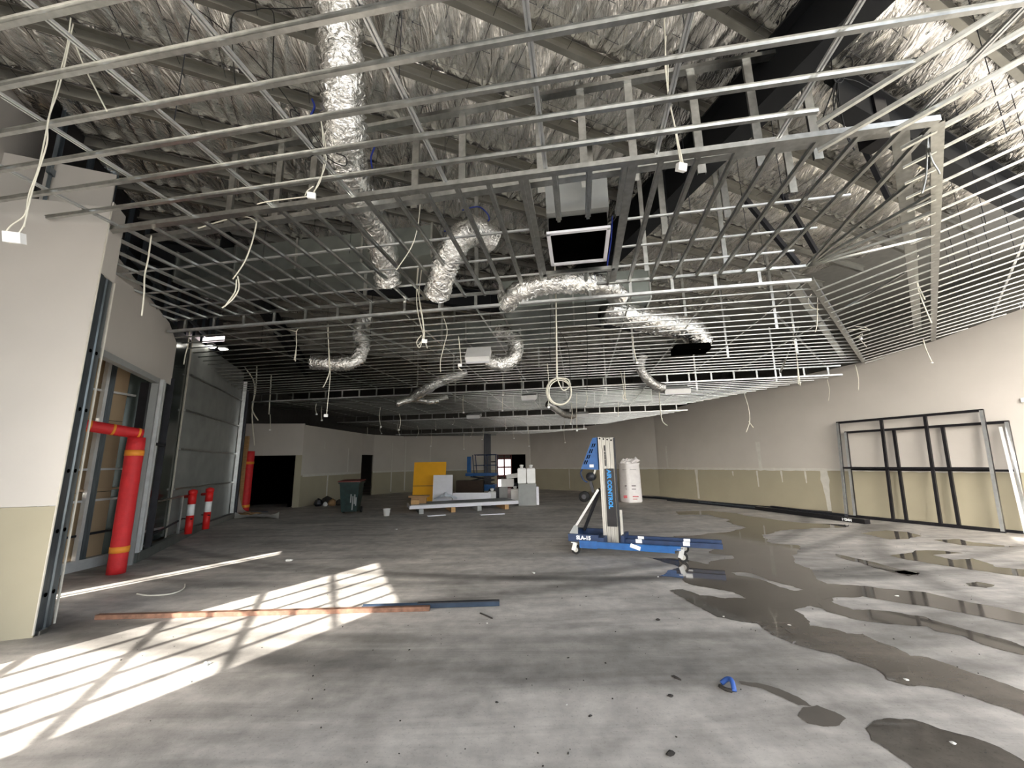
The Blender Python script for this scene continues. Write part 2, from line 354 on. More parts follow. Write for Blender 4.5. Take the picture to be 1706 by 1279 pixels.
# wall over the left openings
w2 = thing('wall_left_header', None, None, (-5.57, 5.33, 0), kind='structure')
def wp(y, z): return Vector((-5.57 - .4453 * (y - 5.33), y, z))
on = Vector((-.914, -.407, 0)) * .013
MB().slab([wp(4.7, 3.17), wp(7.89, 3.17), wp(7.89, 4.02), wp(7.4, 4.28), wp(4.7, 4.62)], on).build('header_sheet', 'plaster', w2)
MB().bar(wp(4.7, 3.11), wp(7.2, 3.11), .10, .09).build('head_frame', 'grey_board', w2)
MB().bar(wp(7.2, 0), wp(7.2, 3.16), .10, .05, up=tuple(dL)).build('jamb_frame', 'grey_board', w2)
MB().bar(wp(7.12, 0) + on * 8, wp(7.12, 3.05) + on * 8, .12, .09, up=tuple(dL)).build('jamb_frame', 'black_paint', w2)
MB().bar(wp(7.38, .03), wp(7.38, 3.17), .12, .06, up=tuple(dL)).build('stud', 'stud_white', w2)
MB().bar(wp(7.62, .03), wp(7.62, 3.17), .02, .03, up=tuple(dL)).build('stud', 'stud_white', w2)
MB().bar(wp(7.88, .03), wp(7.88, 3.3), .10, .03, up=tuple(dL)).build('stud', 'dark_steel', w2)
MB().bar(wp(7.42, 2.0), wp(7.9, 2.0), .1, .05).build('nogging', 'dark_steel', w2)
MB().bar(wp(7.3, .08), wp(10.6, .08), .12, .16).build('base_kerb', 'duct_steel', w2)
MB().bar(wp(9.4, .16), wp(9.4, .95), .04, .04).build('rail_post', 'bright_steel', w2)
MB().bar(wp(8.3, .93) + on * 8, wp(9.4, .95), .03, .03).build('rail', 'steel', w2)
MB().bar(wp(8.0, .42) + on * 10, wp(8.9, .36) + on * 10, .04, .04).build('rail', 'bright_steel', w2)
MB().bar(wp(8.2, .3) + on * 8, wp(9.6, .45), .03, .03).build('rail', 'dark_steel', w2)
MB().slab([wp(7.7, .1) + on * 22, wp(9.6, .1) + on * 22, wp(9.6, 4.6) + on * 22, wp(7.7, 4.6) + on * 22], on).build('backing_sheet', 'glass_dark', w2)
MB().bar(wp(9.6, .05) + on * 20, wp(9.6, 4.6) + on * 20, .02, .03).build('corner_bead', 'plaster_edge', w2)
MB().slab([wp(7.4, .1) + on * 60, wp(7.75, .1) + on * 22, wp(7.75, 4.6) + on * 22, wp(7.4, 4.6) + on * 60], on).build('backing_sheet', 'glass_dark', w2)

# little room behind it: tan backs of sheets on studs
wt = thing('wall_inner', None, None, (-6.95, 6.6, 0), kind='structure')
for (ya, yb) in ((4.9, 6.05), (6.06, 7.3)):
    for (za, zb) in ((.16, 1.19), (1.2, 2.39), (2.4, 3.6)):
        MB().slab([Vector((-7.08, ya, za)), Vector((-6.98, yb, za)), Vector((-6.98, yb, zb)), Vector((-7.08, ya, zb))], (-.013, 0, 0)).build('sheet_back', 'tan_board', wt)
MB().bar((-7.02, 4.9, .08), (-6.86, 8.2, .08), .10, .16).build('base_track', 'stud_white', wt)
MB().bar((-6.90, 6.80, .16), (-6.90, 6.80, 3.5), .07, .055, up=(0, 1, 0)).build('stud', 'stud_white', wt)
MB().bar((-6.93, 6.92, .16), (-6.93, 6.92, 3.5), .05, .10, up=(0, 1, 0)).build('stud', 'stud_steel', wt)  # darker strip drawn as the shade beside the bright stud
for z, m in ((1.55, 'stud_white'), (2.86, 'stud_white'), (1.05, 'stud_white'), (.52, 'dark_steel'), (1.22, 'tan_board')):
    MB().bar((-6.96, 5.0, z), (-6.92, 7.4, z + .02), .03, .035).build('nogging', m, wt)
struct(MB().prism([(-7.15, 4.9), (-5.5, 4.9), (-6.75, 7.7), (-7.05, 7.7)], 3.62, 3.66).build('ceiling_inner', 'tan_board'))

MB().box((-11.9, 7.0, 3.4), (9.4, .1, 6.8), rz=R(-4)).build('light_stop_panel', 'tan_board', wt)  # added wall closing the open left side against stray daylight
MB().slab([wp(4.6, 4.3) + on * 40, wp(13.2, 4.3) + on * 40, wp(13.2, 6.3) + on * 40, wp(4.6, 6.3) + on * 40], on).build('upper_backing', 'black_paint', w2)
for k in range(13): MB().sweep(wp(4.7 + k * .62, 4.3) + on * 36, wp(4.7 + k * .62, 6.2) + on * 36, usec(.09, .04), up=(.914, .407, 0)).build('upper_stud', 'stud_steel', w2)
MB().bar(wp(4.6, 5.2) + on * 34, wp(13, 5.2) + on * 34, .04, .09).build('upper_rail', 'stud_steel', w2)
# galvanised duct riser / service wall past the opening
dc = thing('wall_duct_riser', None, None, (-8.6, 12.5, 0), kind='structure')
a0, a1 = wp(9.62, 0) + on * 20, Vector((-9.05, 13.5, 0)); zs = (.12, 1.1, 2.0, 2.9, 3.75, 4.7)
for i in range(5):
    MB().slab([a0 + Vector((0, 0, zs[i] + .006)), a1 + Vector((0, 0, zs[i] + .006)), a1 + Vector((0, 0, zs[i + 1] - .006)), a0 + Vector((0, 0, zs[i + 1] - .006))], on * 2).build('duct_panel', 'riser_steel', dc)
    MB().bar(a0 + Vector((.03, .01, zs[i])), a1 + Vector((.03, .01, zs[i])), .03, .04).build('seam_flange', 'steel', dc)
MB().bar(a1 + Vector((.05, .05, 0)), a1 + Vector((.05, .05, 4.4)), .09, .10, up=(.914, .407, 0)).build('edge_stud', 'bright_steel', dc)
MB().bar(a1 + Vector((.0, .22, 0)), a1 + Vector((.0, .22, 4.4)), .10, .16, up=(.914, .407, 0)).build('edge_stud', 'dark_steel', dc)
MB().bar(a0 + Vector((.1, .06, .07)), a1 + Vector((.1, .06, .07)), .14, .14).build('base_kerb', 'fence_grey', dc)

# back of the hall on the left: wall with a dark opening, side wall, doorway, end wall
wb = thing('wall_back', None, None, (-6.6, 22, 0), kind='structure')
def wall_run(p, q, z0, z1, m, name, th=.1):
    p = Vector((p[0], p[1], 0)); q = Vector((q[0], q[1], 0)); d = (q - p).normalized(); nn = Vector((-d.y, d.x, 0)) * th
    return MB().slab([p + Vector((0, 0, z0)), q + Vector((0, 0, z0)), q + Vector((0, 0, z1)), p + Vector((0, 0, z1))], nn).build(name, m, wb)
pA, pB, pC, pC2, pD, pE = (-11.0, 16.0), (-8.38, 16.48), (-7.88, 21.6), (-7.62, 22.6), (-6.4, 24.2), (1.05, 25.3)
oL, oR = (-10.45, 16.1), (-8.62, 16.44)
wall_run(oR, pB, 0, 2.0, 'plaster_green', 'lower_sheet'); wall_run(pA, oL, 0, 2.0, 'plaster_green', 'lower_sheet')
wall_run(pA, pB, 2.0, 3.25, 'plaster', 'upper_sheet')
for z0, z1, m, nme in ((0, 1.2, 'plaster_green', 'lower_sheet'), (1.203, 3.2, 'plaster', 'upper_sheet')):
    wall_run(pB, pC, z0, z1, m, nme); wall_run(pC2, pD, z0, z1, m, nme)
    x0, x1, x2 = pD, (-.95, 25.0), pE
    wall_run(pD, (-1.0, 25.0), z0, z1, m, nme)
wall_run(pC, pC2, 2.1, 3.2, 'plaster', 'upper_sheet')
wall_run((.75, 25.26), pE, 0, 3.3, 'plaster', 'upper_sheet')
wall_run((-1.0, 25.0), (.75, 25.26), 2.05, 3.3, 'plaster', 'upper_sheet')
wall_run((-1.75, 24.86), (-1.35, 24.92), 0, 3.3, 'dark_steel', 'steel_column', -.1)
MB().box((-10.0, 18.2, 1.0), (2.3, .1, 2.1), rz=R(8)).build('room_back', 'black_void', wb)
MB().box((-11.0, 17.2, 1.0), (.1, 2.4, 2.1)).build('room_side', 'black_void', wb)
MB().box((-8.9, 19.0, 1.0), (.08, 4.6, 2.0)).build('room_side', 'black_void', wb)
MB().box((-8.5, 22.3, 1.0), (.1, 1.6, 2.1)).build('door_leaf', 'dark_steel', wb)
def on_run(p, q, t, off=.012):
    p = Vector((p[0], p[1], 0)); q = Vector((q[0], q[1], 0)); d = (q - p).normalized(); return p.lerp(q, t) + Vector((d.y, -d.x, 0)) * off
def wstrip(p, q, t0, z0, t1, z1, wd, name='joint_band'):
    a = on_run(p, q, t0) + Vector((0, 0, z0)); b = on_run(p, q, t1) + Vector((0, 0, z1)); MB().bar(a, b, .012, wd, up=(0, 0, 1)).build(name, 'compound', wb) if abs(z1 - z0) < .2 else MB().bar(a, b, wd, .012, up=tuple((Vector((q[1] - p[1], -(q[0] - p[0]), 0))).normalized())).build(name, 'compound', wb)
wstrip(pB, pC, .02, 1.2, .98, 1.2, .10); wstrip(pC2, pD, 0, 1.2, 1, 1.2, .08); wstrip(pD, (-1.0, 25.0), 0, 1.2, 1, 1.2, .07)
for t, z0, z1 in ((.38, .05, 1.2), (.72, 1.2, 2.4), (.3, 2.3, 2.6)): wstrip(pB, pC, t, z0, t + .001, z1, .09, 'joint_smear')
wstrip(pC2, pD, .6, .1, .601, 2.8, .07, 'joint_smear'); wstrip(pD, (-1.0, 25.0), .28, 1.2, .281, 2.6, .05, 'joint_smear'); wstrip(pD, (-1.0, 25.0), .02, .1, .021, 3.0, .06, 'joint_smear')
wstrip((.75, 25.26), pE, .9, .2, .91, 3.0, .05, 'joint_smear')
# fire door with lit panes at the far end
wn = thing('window_1', None, None, (-.3, 25.3, 0), kind='structure')
fr = MB(); 
fb = Vector((-.98, 25.15, 0)); fx = Vector((.99, .147, 0))
for z in (.12, .8, 1.3, 1.82, 2.05): MB().bar(fb + Vector((0, 0, z)), fb + fx * .86 + Vector((0, 0, z)), .06, .09).build('window_bar', 'maroon', wn)
for x in (0, .43, .86): MB().bar(fb + fx * x + Vector((0, 0, .1)), fb + fx * x + Vector((0, 0, 2.08)), .09, .06, up=(1, 0, 0)).build('window_bar', 'maroon', wn)
for x in (.04, .47):
    for z in (.17, .85, 1.35): MB().box(fb + fx * (x + .175) + Vector((0, .03, z + .2)), (.34, .01, .42), rz=R(8.5)).build('pane', 'window_glow', wn)
MB().box((.4, 25.9, 1.0), (1.2, .05, 2.2), rz=R(8.5)).build('dark_recess', 'black_void', wn)
# outer shell that carries the roof
sh = thing('wall_outer', None, None, (0, 13, 0), kind='structure')
for c, s_, rz in (((13.6, 21.3, 3.4), (.15, 23.8, 6.8), 0), ((-16.5, 20.2, 3.3), (.15, 26, 7), 0), ((-1.5, 33, 3.3), (31, .15, 7), 0)):
    MB().box(c, s_, rz).build('outer_panel', 'fence_grey', sh)

# shopfront behind the camera, still unglazed: posts and header
fc = thing('wall_shopfront', None, None, (4, 0, 0), kind='structure')
FT = 3.2
for s in (-5.4, -2.9, -.4, 2.1, 4.6, 7.1, 9.6, 12.1): MB().bar(st(s, FT, 0), st(s, FT, 6.6), .10, .15, up=(.7071, .7071, 0)).build('post', 'dark_steel', fc)
MB().bar(st(-6.2, FT, 5.12), st(15.2, FT, 5.12), .12, .24).build('header_beam', 'dark_steel', fc)      # gap above added to light the foil; added eave blocks its sun
MB().bar(st(-6.2, FT, 6.62), st(15.2, FT, 6.62), .12, .16).build('eave_beam', 'dark_steel', fc)

# roof: deck, sagging foil blanket between purlins, purlins, black steel
rf = thing('roof', None, None, (0, 10, 6.2), kind='structure')
MB().prism([(-2.0, -6.0), (-4.9, -9.9), (-4.1, -9.85), (14.55, 8.8), (13.7, 33.2), (-16.6, 33.2), (-16.6, 7.2), (-7.3, 6.6)], 6.7, 6.8).build('deck', 'fence_grey', rf)  # eave run out past the shopfront and west, shaped to block sun
ZR = 6.2
def foil_sheet(w0, w1, p0, p1, nw, dp):
    mb = MB(); npn = int((p1 - p0) / dp); L = w1 - w0
    for j in range(npn + 1):
        p_ = p0 + j * dp
        for i in range(nw + 1):
            t = i / nw; ww = w0 + L * t
            a = noise.noise(Vector((p_ * 2.6, ww * .5, 0))); b_ = noise.noise(Vector((p_ * 6.5 + 9, ww * 1.3, 3))); c_ = noise.noise(Vector((p_ * 13, ww * 4, 7)))
            fold = abs(math.sin(p_ * 13 + 2.6 * a + 1.0 * b_)) ** .7
            z = ZR + .06 - .10 * math.sin(math.pi * t) ** .7 + .085 * (fold - 1) * math.sin(math.pi * t) ** .4 + .02 * b_ + .010 * c_
            mb.v.append(ew(ww, p_, z))
    n = nw + 1
    for j in range(npn):
        for i in range(nw): k = j * n + i; mb.f.append((k, k + 1, k + n + 1, k + n))
    return mb.build('foil_sheet', 'foil', rf, smooth=True)
W0 = -1.55; PS = .95
for k in range(20):
    wa = W0 + PS * k
    if wa < 9: foil_sheet(wa, wa + PS, -7 if wa > 2 else -2, 11, 14, .03)
    else: foil_sheet(wa, wa + PS, -7, 11, 4, .14)
CSEC = [(-.03, .0), (-.03, -.02), (.03, -.02), (.03, .15), (-.03, .15), (-.03, .13)]
CP = [(.035, .015), (.035, 0), (-.035, 0), (-.035, .17), (.035, .17), (.035, .155)]
for k in range(21): MB().sweep(ew(W0 + PS * k, -7.5, ZR - .16), ew(W0 + PS * k, 12, ZR - .16), CP).build('purlin', 'purlin', rf)
mb = MB()
for k in range(34): mb.cyl(ew(-1, -5 + k * .45, ZR - .05), ew(9, -5 + k * .45, ZR - .05), .003, 4)
for k in range(30): mb.cyl(ew(-1 + k * .33, -6, ZR - .055), ew(-1 + k * .33, 10.5, ZR - .055), .003, 4)
o = mb.build('safety_mesh', 'dark_steel', rf); o['kind'] = 'stuff'
def ibeam(a, b, fw, dp, name, m, parent):
    return MB().bar(a, b, .02, dp).bar(Vector(a) + Vector((0, 0, dp / 2)), Vector(b) + Vector((0, 0, dp / 2)), fw, .025).bar(Vector(a) - Vector((0, 0, dp / 2)), Vector(b) - Vector((0, 0, dp / 2)), fw, .025).build(name, m, parent)
ibeam((4.35, -1.6, 5.72), (.9, 11.9, 5.72), .28, .62, 'rafter', 'black_beam', rf)
ibeam(ew(2.15, 5.2, 5.75), ew(2.15, 12.5, 5.75), .22, .5, 'rafter', 'black_beam', rf)
ibeam(ew(9.6, -7, 5.75), ew(9.6, 10, 5.75), .2, .45, 'rafter', 'black_beam', rf)
ibeam((-5.4, 7.0, 5.75), (-9.2, 18, 5.75), .2, .45, 'rafter', 'black_beam', rf)
MB().bar(at(1432, 110, 4.5) * 1 - Vector((0, 0, 1.2)), at(1432, 110, 4.5) + Vector((0, 0, 1.2)), .26, .22, up=(1, .3, 0)).build('steel_column', 'black_paint', rf)
for a, b in (((1350, 60, 4.6), (1480, 330, 5.6)), ((1240, 330, 6.4), (1330, 440, 6.8)), ((1290, 300, 6.5), (1360, 420, 6.9)), ((1180, 200, 5.5), (1280, 120, 5.0))):
    MB().bar(at(*a), at(*b), .06, .10).build('brace', 'dark_steel', rf)
# ------------------------------------------------------------------ stepped suspended ceiling of light steel channels
def wall_x(y): return wall_pt(max(6.3, min(25.3, y)), 0).x
def clip_right(v, z):                   # u where a channel meets the right wall
    u = 3.0
    while u < 16:
        p = uv(u, v, z)
        if p.y >= 6.4 and p.x > wall_x(p.y) - .06: break
        u += .03
    return u
def clip_left(v):
    u = 0.0
    while u > -14:
        p = uv(u, v, 0)
        lim = -5.5 - .4453 * (p.y - 5.33) if p.y < 13.5 else (-9.1 if p.y < 16.3 else -8.2 + max(0, (p.y - 21.5) * .55))
        if p.x < lim: break
        u -= .03
    return u
def chan(a, b, name, parent, prof=HAT, m='steel', up=(0, 0, 1)): return MB().sweep(a, b, prof, up).build(name, m, parent)
Z1, Z2, Z3, Z4, Z5 = 4.28, 4.05, 3.79, 3.53, 3.27
def zr(s, t): return Z1 + .18 * (t - .45) - .009 * (s - 4.65)
CAT = 'ceiling frame'
_thing = thing
def thing(name, label, cat, loc=(0, 0, 0), rz=0.0, group=None, kind='thing'): return _thing(name, label, cat, loc, rz, group, kind)
# --- nearest flat bay
t1 = thing('ceiling_grid', 'nearest flat bay of parallel ceiling channels crossing directly overhead', CAT, uv(0, 1.9, Z1))
S0 = 3.78
for k in range(-7, 6):
    v = 1.88 + .331 * k
    # right end on the first diagonal channel: s = .7071*(x+y)
    u1 = (S0 / .7071 - (.16 + .987) * v) / (.987 - .16)
    u0 = -7.2
    while True:
        p = uv(u0, v, 0)
        if (p.y - (4.22 + .287 * (p.x + 4.6)) < 0) or u0 > -5: break
        u0 += .02
    if v < 1.2: u0 = max(u0, -4.1 + .3 * v)
    chan(uv(u0, v, Z1), uv(min(u1, 6.2), v, Z1), 'furring_channel', t1)
for u in (-5.15, -4.15, -3.15, -2.22, -1.2, -.2, .82, 1.85, 2.9):
    v0 = -.3 if u > -3.6 else .6
    chan(uv(u, v0, Z1 + .03), uv(u, 3.5, Z1 + .03), 'cross_rail', t1, [(-.02, .02), (-.02, 0), (-.006, 0), (-.006, .012), (.006, .012), (.006, 0), (.02, 0), (.02, .02)], 'bright_steel')
for u in (-3.15, -1.2, .82, 2.9):
    for v in (1.2, 2.4): MB().cyl(uv(u, v, Z1 + .05), uv(u, v, ZR - .1), .004, 5).build('hanger_rod', 'dark_steel', t1)
# --- rail of the first step and the frame standing on it
t1b = thing('bulkhead_grid', 'upright stud frame standing behind the first ceiling step below the foil roof', CAT, uv(0, 4.2, 4.6))
VB1 = 3.53; C1 = st(4.65, .453, Z1)
chan(uv(-5.62, 4.2, 4.58), st(5.05, .25, 4.58), 'bulkhead_rail', t1b, usec(.10, .06)); chan(st(5.0, .25, 4.58), st(14.2, .22, 4.40), 'bulkhead_rail', t1b, usec(.13, .05))
top0, top1 = uv(-4.6, 4.22, 5.75), uv(3.0, 4.22, 5.95)
chan(top0, top1, 'top_track', t1b, usec(.09, .05))
for i, u in enumerate((-4.45, -3.75, -3.25, -2.75, -1.85, -1.25, -.3, .2, .75, 1.45, 2.05, 2.6)):
    p = uv(u, 4.22, 4.6); chan(p, Vector((p.x, p.y, 5.75 + .2 * (u + 4.6) / 7.6)), 'frame_stud', t1b, usec(.085, .035), 'steel', up=(.16, .987, 0))
for px, y0_, Y in ((985, 100, 5.2), (1320, 60, 4.5), (1100, 60, 5.4), (1205, 40, 5.0)):
    p = at(px, 300, Y); chan(Vector((p.x, p.y, 4.75)), Vector((p.x, p.y, 6.1)), 'frame_stud', t1b, usec(.085, .035), 'steel', up=(.16, .987, 0))
# --- diagonal bay on the right
tr = thing('ceiling_grid', 'diagonal bay of closely spaced channels sloping down to the pale wall', CAT, st(9, 1, Z1))
SC2, TC2 = 6.96, -.85
k = 0
s = S0
while s < 15.2:
    tmax = min(FT - .1, 14.6 - s)
    while tmax > -.8:
        p = st(s, tmax, 0)
        if p.y < 6.4 or p.x < wall_x(p.y) - .04: break
        tmax -= .03
    if s < 4.5: tmin = -.25 if s < 3.9 else (-.3 if s < 4.3 else .1)
    elif s < SC2 + .25: tmin = .22
    else: tmin = TC2
    if s < 4.5:
        while (st(s, tmin, 0).x * .16 + st(s, tmin, 0).y * .987) > VB1 - .02: tmin += .02
    if tmax > tmin + .1: chan(st(s, tmin, zr(s, tmin)), st(s, tmax, zr(s, tmax)), 'furring_channel', tr, HAT if s < 5 else HAT_SLIM)
    s += .331
for t in (1.35, 2.2): chan(st(4.2, t, zr(4.2, t) + .03), st(13.2, t, zr(13.2, t) + .03), 'cross_rail', tr, usec(.03, .02), 'bright_steel')
for s in (5.4, 7.4, 9.4, 11.4, 12.6):
    for t in (1.35, .9): MB().cyl(st(s, t, zr(s, t)), st(s, t, ZR - .1), .004, 5).build('hanger_rod', 'dark_steel', tr)
for i in range(12):                      # suspension clips near the wall
    s = 9.6 + i * .33; t = 1.75
    MB().tube(spline([st(s, t, zr(s, t) + .02), st(s, t + .03, zr(s, t) + .12), st(s + .03, t, zr(s, t) + .2)], 3), .006, 5).build('clip', 'bright_steel', tr)
# --- second bay: ribs running away
t2 = thing('ceiling_grid', 'second bay of ceiling ribs fanning away towards the back around the black diffuser', CAT, uv(-1, 5, Z1))
chan(uv(-5.55, VB1, Z1 - .01), C1, 'rim_rail', t2, usec(.075, .05)); 
e1 = st(13.62, .45, zr(13.62, .45)); chan(C1, e1, 'rim_rail', t2, usec(.085, .05))
VB2 = 6.25; u = -7.4
while u < 3.05:
    v0 = max(VB1, -(3.25 + .916 * u) / .599)
    if not (-.35 < u < .55) and v0 < VB2 - .2: chan(uv(u, v0, Z1), uv(u, VB2, Z1), 'rib', t2)
    elif v0 < VB2 - .2:
        chan(uv(u, v0, Z1), uv(u, 4.35, Z1), 'rib', t2); chan(uv(u, 5.75, Z1), uv(u, VB2, Z1), 'rib', t2)
    u += .331
chan(uv(-.42, VB1, Z1 + .01), uv(-.42, VB2, Z1 + .01), 'rib', t2, usec(.09, .05)); chan(uv(.62, VB1, Z1 + .01), uv(.62, VB2, Z1 + .01), 'rib', t2, usec(.09, .05))
chan(uv(-.42, 5.72, Z1 + .01), uv(.62, 5.72, Z1 + .01), 'trimmer', t2, usec(.07, .05))
C2 = st(SC2, TC2, Z2); C2t = Vector((C2.x, C2.y, Z1 - .02)); 
chan(C1 + Vector((0, .05, .0)), C2t, 'hip_rib', t2)
for s in (5.35, 5.95, 6.4, 6.8, 7.15): chan(C2t, st(s, .43, zr(s, .43)), 'fan_rib', t2)
for v in (4.5, 5.14, 5.7, 6.2):
    ul = max(-7.4, -(3.25 + .599 * v) / .916); chan(uv(ul, v, Z1 + .03), uv(-.46, v, Z1 + .03), 'cross_rail', t2, usec(.028, .02), 'bright_steel'); chan(uv(.66, v, Z1 + .03), uv(3.0, v, Z1 + .03), 'cross_rail', t2, usec(.028, .02), 'bright_steel')
for u in (-4.2, -2.9, -1.6, 1.4, 2.4):
    for v in (4.6, 5.6): MB().cyl(uv(u, v, Z1 + .04), uv(u, v, ZR - .1), .004, 5).build('hanger_rod', 'dark_steel', t2)
for u in (-3.4, -1.5, 1.1, 2.2): p = uv(u, 5.9, 0); chan(Vector((p.x, p.y, Z1 + .03)), Vector((p.x, p.y, 6.0)), 'strut', t2, usec(.06, .03), up=(.16, .987, 0))
# --- further stepped bays
def bay(v0, v1, z, ztop, label, n_first=0, ul_extra=0.0):
    t = thing('ceiling_grid', label, CAT, uv(-2, v0, z))
    def ur(v):
        a = (.827 * v - 1.2) / 1.147
        return min(a, clip_right(v, z)) if v < 12.5 else clip_right(v, z)
    vv = v0 - .05
    chan(uv(clip_left(vv), vv, z - .005), uv(ur(vv), vv, z - .005), 'rim_rail', t, usec(.06, .04), 'bright_steel')
    chan(uv(clip_left(vv), vv + .02, ztop), uv(ur(vv), vv + .02, ztop), 'top_rail', t, usec(.05, .035))
    u = clip_left(vv) + .3
    while u < ur(vv) - .1:
        p = uv(u, vv + .03, z); chan(p, Vector((p.x, p.y, ztop + .03)), 'riser_stud', t, usec(.045, .025), 'steel', up=(.16, .987, 0)); u += .62
    v = v0 + .28
    while v < v1 - .1:
        chan(uv(clip_left(v), v, z), uv(ur(v), v, z), 'furring_channel', t, HAT_SLIM); v += .331
    u = clip_left(v0) + .9
    while u < ur((v0 + v1) / 2):
        chan(uv(u, v0, z + .03), uv(u, v1, z + .03), 'cross_rail', t, usec(.028, .02)); u += 1.25
    k = 0; u = clip_left(v0) + .9
    while u < ur(v0):
        for v in (v0 + 1.2, v0 + 3.4): p = uv(u, v, z + .03); MB().cyl(p, Vector((p.x, p.y, ZR - .15)), .004, 5).build('hanger_rod', 'dark_steel', t)
        u += 2.5
    return t
t3 = bay(6.22, 12.55, Z2, Z1, 'third bay of ceiling channels, between the second and third steps')
chan(C2, Vector((9.47, 10.73, Z2 - .02)), 'rim_rail', t3, usec(.085, .05))
chan(C2 + Vector((-.25, .12, .18)), Vector((9.1, 10.9, Z2 + .12)), 'rim_rail', t3, usec(.12, .05))
t4 = bay(12.6, 17.6, Z3, Z2, 'fourth bay of ceiling channels, between the third and fourth steps')
t5 = bay(17.66, 22.6, Z4, Z3, 'fifth bay of ceiling channels, past the fourth step')
t6 = bay(22.66, 26.0, Z5, Z4, 'last bay of ceiling channels against the end wall')
for tt, us, v, z in ((t3, (-3, -1.2, .6, 2.3, 4.0), 8.6, Z2), (t3, (-3.4, -1, 1.5, 3.8, 5.4), 10.8, Z2), (t4, (-6, -4.5, -2, 1, 4, 6.5), 14.5, Z3)):
    for u in us: p = uv(u, v, 0); chan(Vector((p.x, p.y, z + .03)), Vector((p.x, p.y, 5.9)), 'strut', tt, usec(.05, .03), up=(.16, .987, 0))
for a, b in (((1330, 545, 9.0), (1300, 620, 11.0)), ((1290, 520, 8.6), (1390, 625, 12.2)), ((470, 560, 9.5), (395, 515, 8.5)), ((700, 590, 10.5), (600, 545, 9.5))):
    MB().bar(at(*a), at(*b), .03, .05).build('brace', 'steel', t3)

thing = _thing
# ------------------------------------------------------------------ ducts, diffusers, ceiling services
def flex(pts, r, label, name='flexible_duct', n=26, step=.035, seed=0):
    pts = [Vector(p) for p in pts]; sp = spline(pts, 14); out = [sp[0]]; acc = 0
    for a, b in zip(sp, sp[1:]):
        L = (b - a).length; k = max(1, int(L / step))
        for i in range(k): out.append(a.lerp(b, (i + 1) / k))
    rad = []
    for i in range(len(out)): rad.append(r * (1 + .075 * math.cos(i * math.pi) + .10 * noise.noise(Vector((i * .12, seed, 0)))))
    mb = MB(); mb.tube(out, r, n, True, rad)
    for k, p in enumerate(mb.v): mb.v[k] = p + Vector((noise.noise(p * 6 + Vector((seed, 0, 0))), noise.noise(p * 6 + Vector((5, seed, 0))), noise.noise(p * 6 + Vector((9, 3, seed))))) * (.16 * r)
    lo = out[-1]
    return tag(mb.build(name, 'duct_foil', None, True, lo), label, 'duct', 'silver flexible ducts')
flex([at(556, -190, 2.9), at(562, -40, 3.0), at(568, 100, 3.2), at(572, 200, 3.45), at(578, 280, 3.9), at(606, 340, 4.7), at(634, 400, 5.4), at(648, 470, 6.0)], .20, 'long silver flexible duct dropping from the foil roof towards the second bay', seed=1)
flex([at(820, 400, 5.6), at(790, 385, 5.4), at(765, 400, 5.3), at(742, 440, 5.5), at(728, 490, 5.9)], .19, 'crumpled silver flexible duct bending down beside the black diffuser', seed=2)
flex([at(842, 505, 6.4), at(880, 480, 6.1), at(950, 470, 6.0), at(1010, 478, 6.4), at(1030, 495, 6.8)], .17, 'silver flexible duct lying under the black diffuser', seed=3)
flex([at(1010, 515, 7.3), at(1060, 528, 7.6), at(1110, 540, 8.0), at(1150, 550, 8.3), at(1170, 572, 8.5)], .24, 'thick silver flexible duct curving to the open black boot', seed=4)
flex([at(812, 600, 8.4), at(840, 606, 8.4), at(858, 590, 8.4), at(856, 565, 8.5), at(830, 552, 8.7)], .16, 'curled end of silver duct beside the tilted white grille', seed=5)
flex([at(520, 603, 8.4), at(560, 606, 8.4), at(592, 600, 8.4), at(604, 575, 8.5), at(596, 545, 8.6), at(610, 530, 8.8)], .15, 'silver flexible duct hooking above the third bay near the left wall', seed=6)
flex([at(1072, 590, 11.0), at(1066, 610, 11.2), at(1078, 630, 11.4), at(1094, 643, 11.6), at(1104, 645, 11.7)], .13, 'slim silver duct snaking towards the far white grille', seed=7)
flex([at(690, 660, 13.2), at(706, 650, 13.0), at(722, 640, 12.8), at(740, 632, 12.8), at(775, 620, 13)], .17, 'dim silver duct above the fourth bay', seed=8)
flex([at(660, 672, 14), at(690, 664, 14.4), at(720, 668, 14.8), at(745, 660, 15)], .12, 'low silver duct lying along the fourth bay', seed=9)
flex([at(912, 672, 14.8), at(925, 680, 15), at(940, 690, 15.4), at(955, 692, 16)], .12, 'short silver duct near the hanging cable coil', seed=10)
def boxduct(label, c, size, rz, m='duct_steel', name='sheet_metal_duct'):
    t = thing(name, label, 'duct', c, rz)
    MB().box((0, 0, 0), size).build('casing', m, t, world=False)
    L = size[0]; k = int(L / 1.1)
    for i in range(k + 1): MB().box((-L / 2 + L * i / max(1, k), 0, 0), (.03, size[1] + .05, size[2] + .05)).build('flange', 'steel', t, world=False)
    return t
boxduct('wide grey sheet metal duct above the ribs near the left wall', uv(-4.4, 6.0, 4.95), (4.6, 1.0, .5), R(-9.2))
boxduct('greenish sheet metal duct over the middle of the third bay', uv(.0, 8.0, 4.75), (2.8, 1.3, .55), R(-9.2))
boxduct('sheet metal duct crossing high above the third bay', uv(-2.2, 10.3, 4.9), (3.4, 1.0, .5), R(-9.2))
boxduct('far sheet metal duct above the fifth bay', uv(-.5, 19.6, 4.4), (7.5, 1.6, .5), R(-9.2))
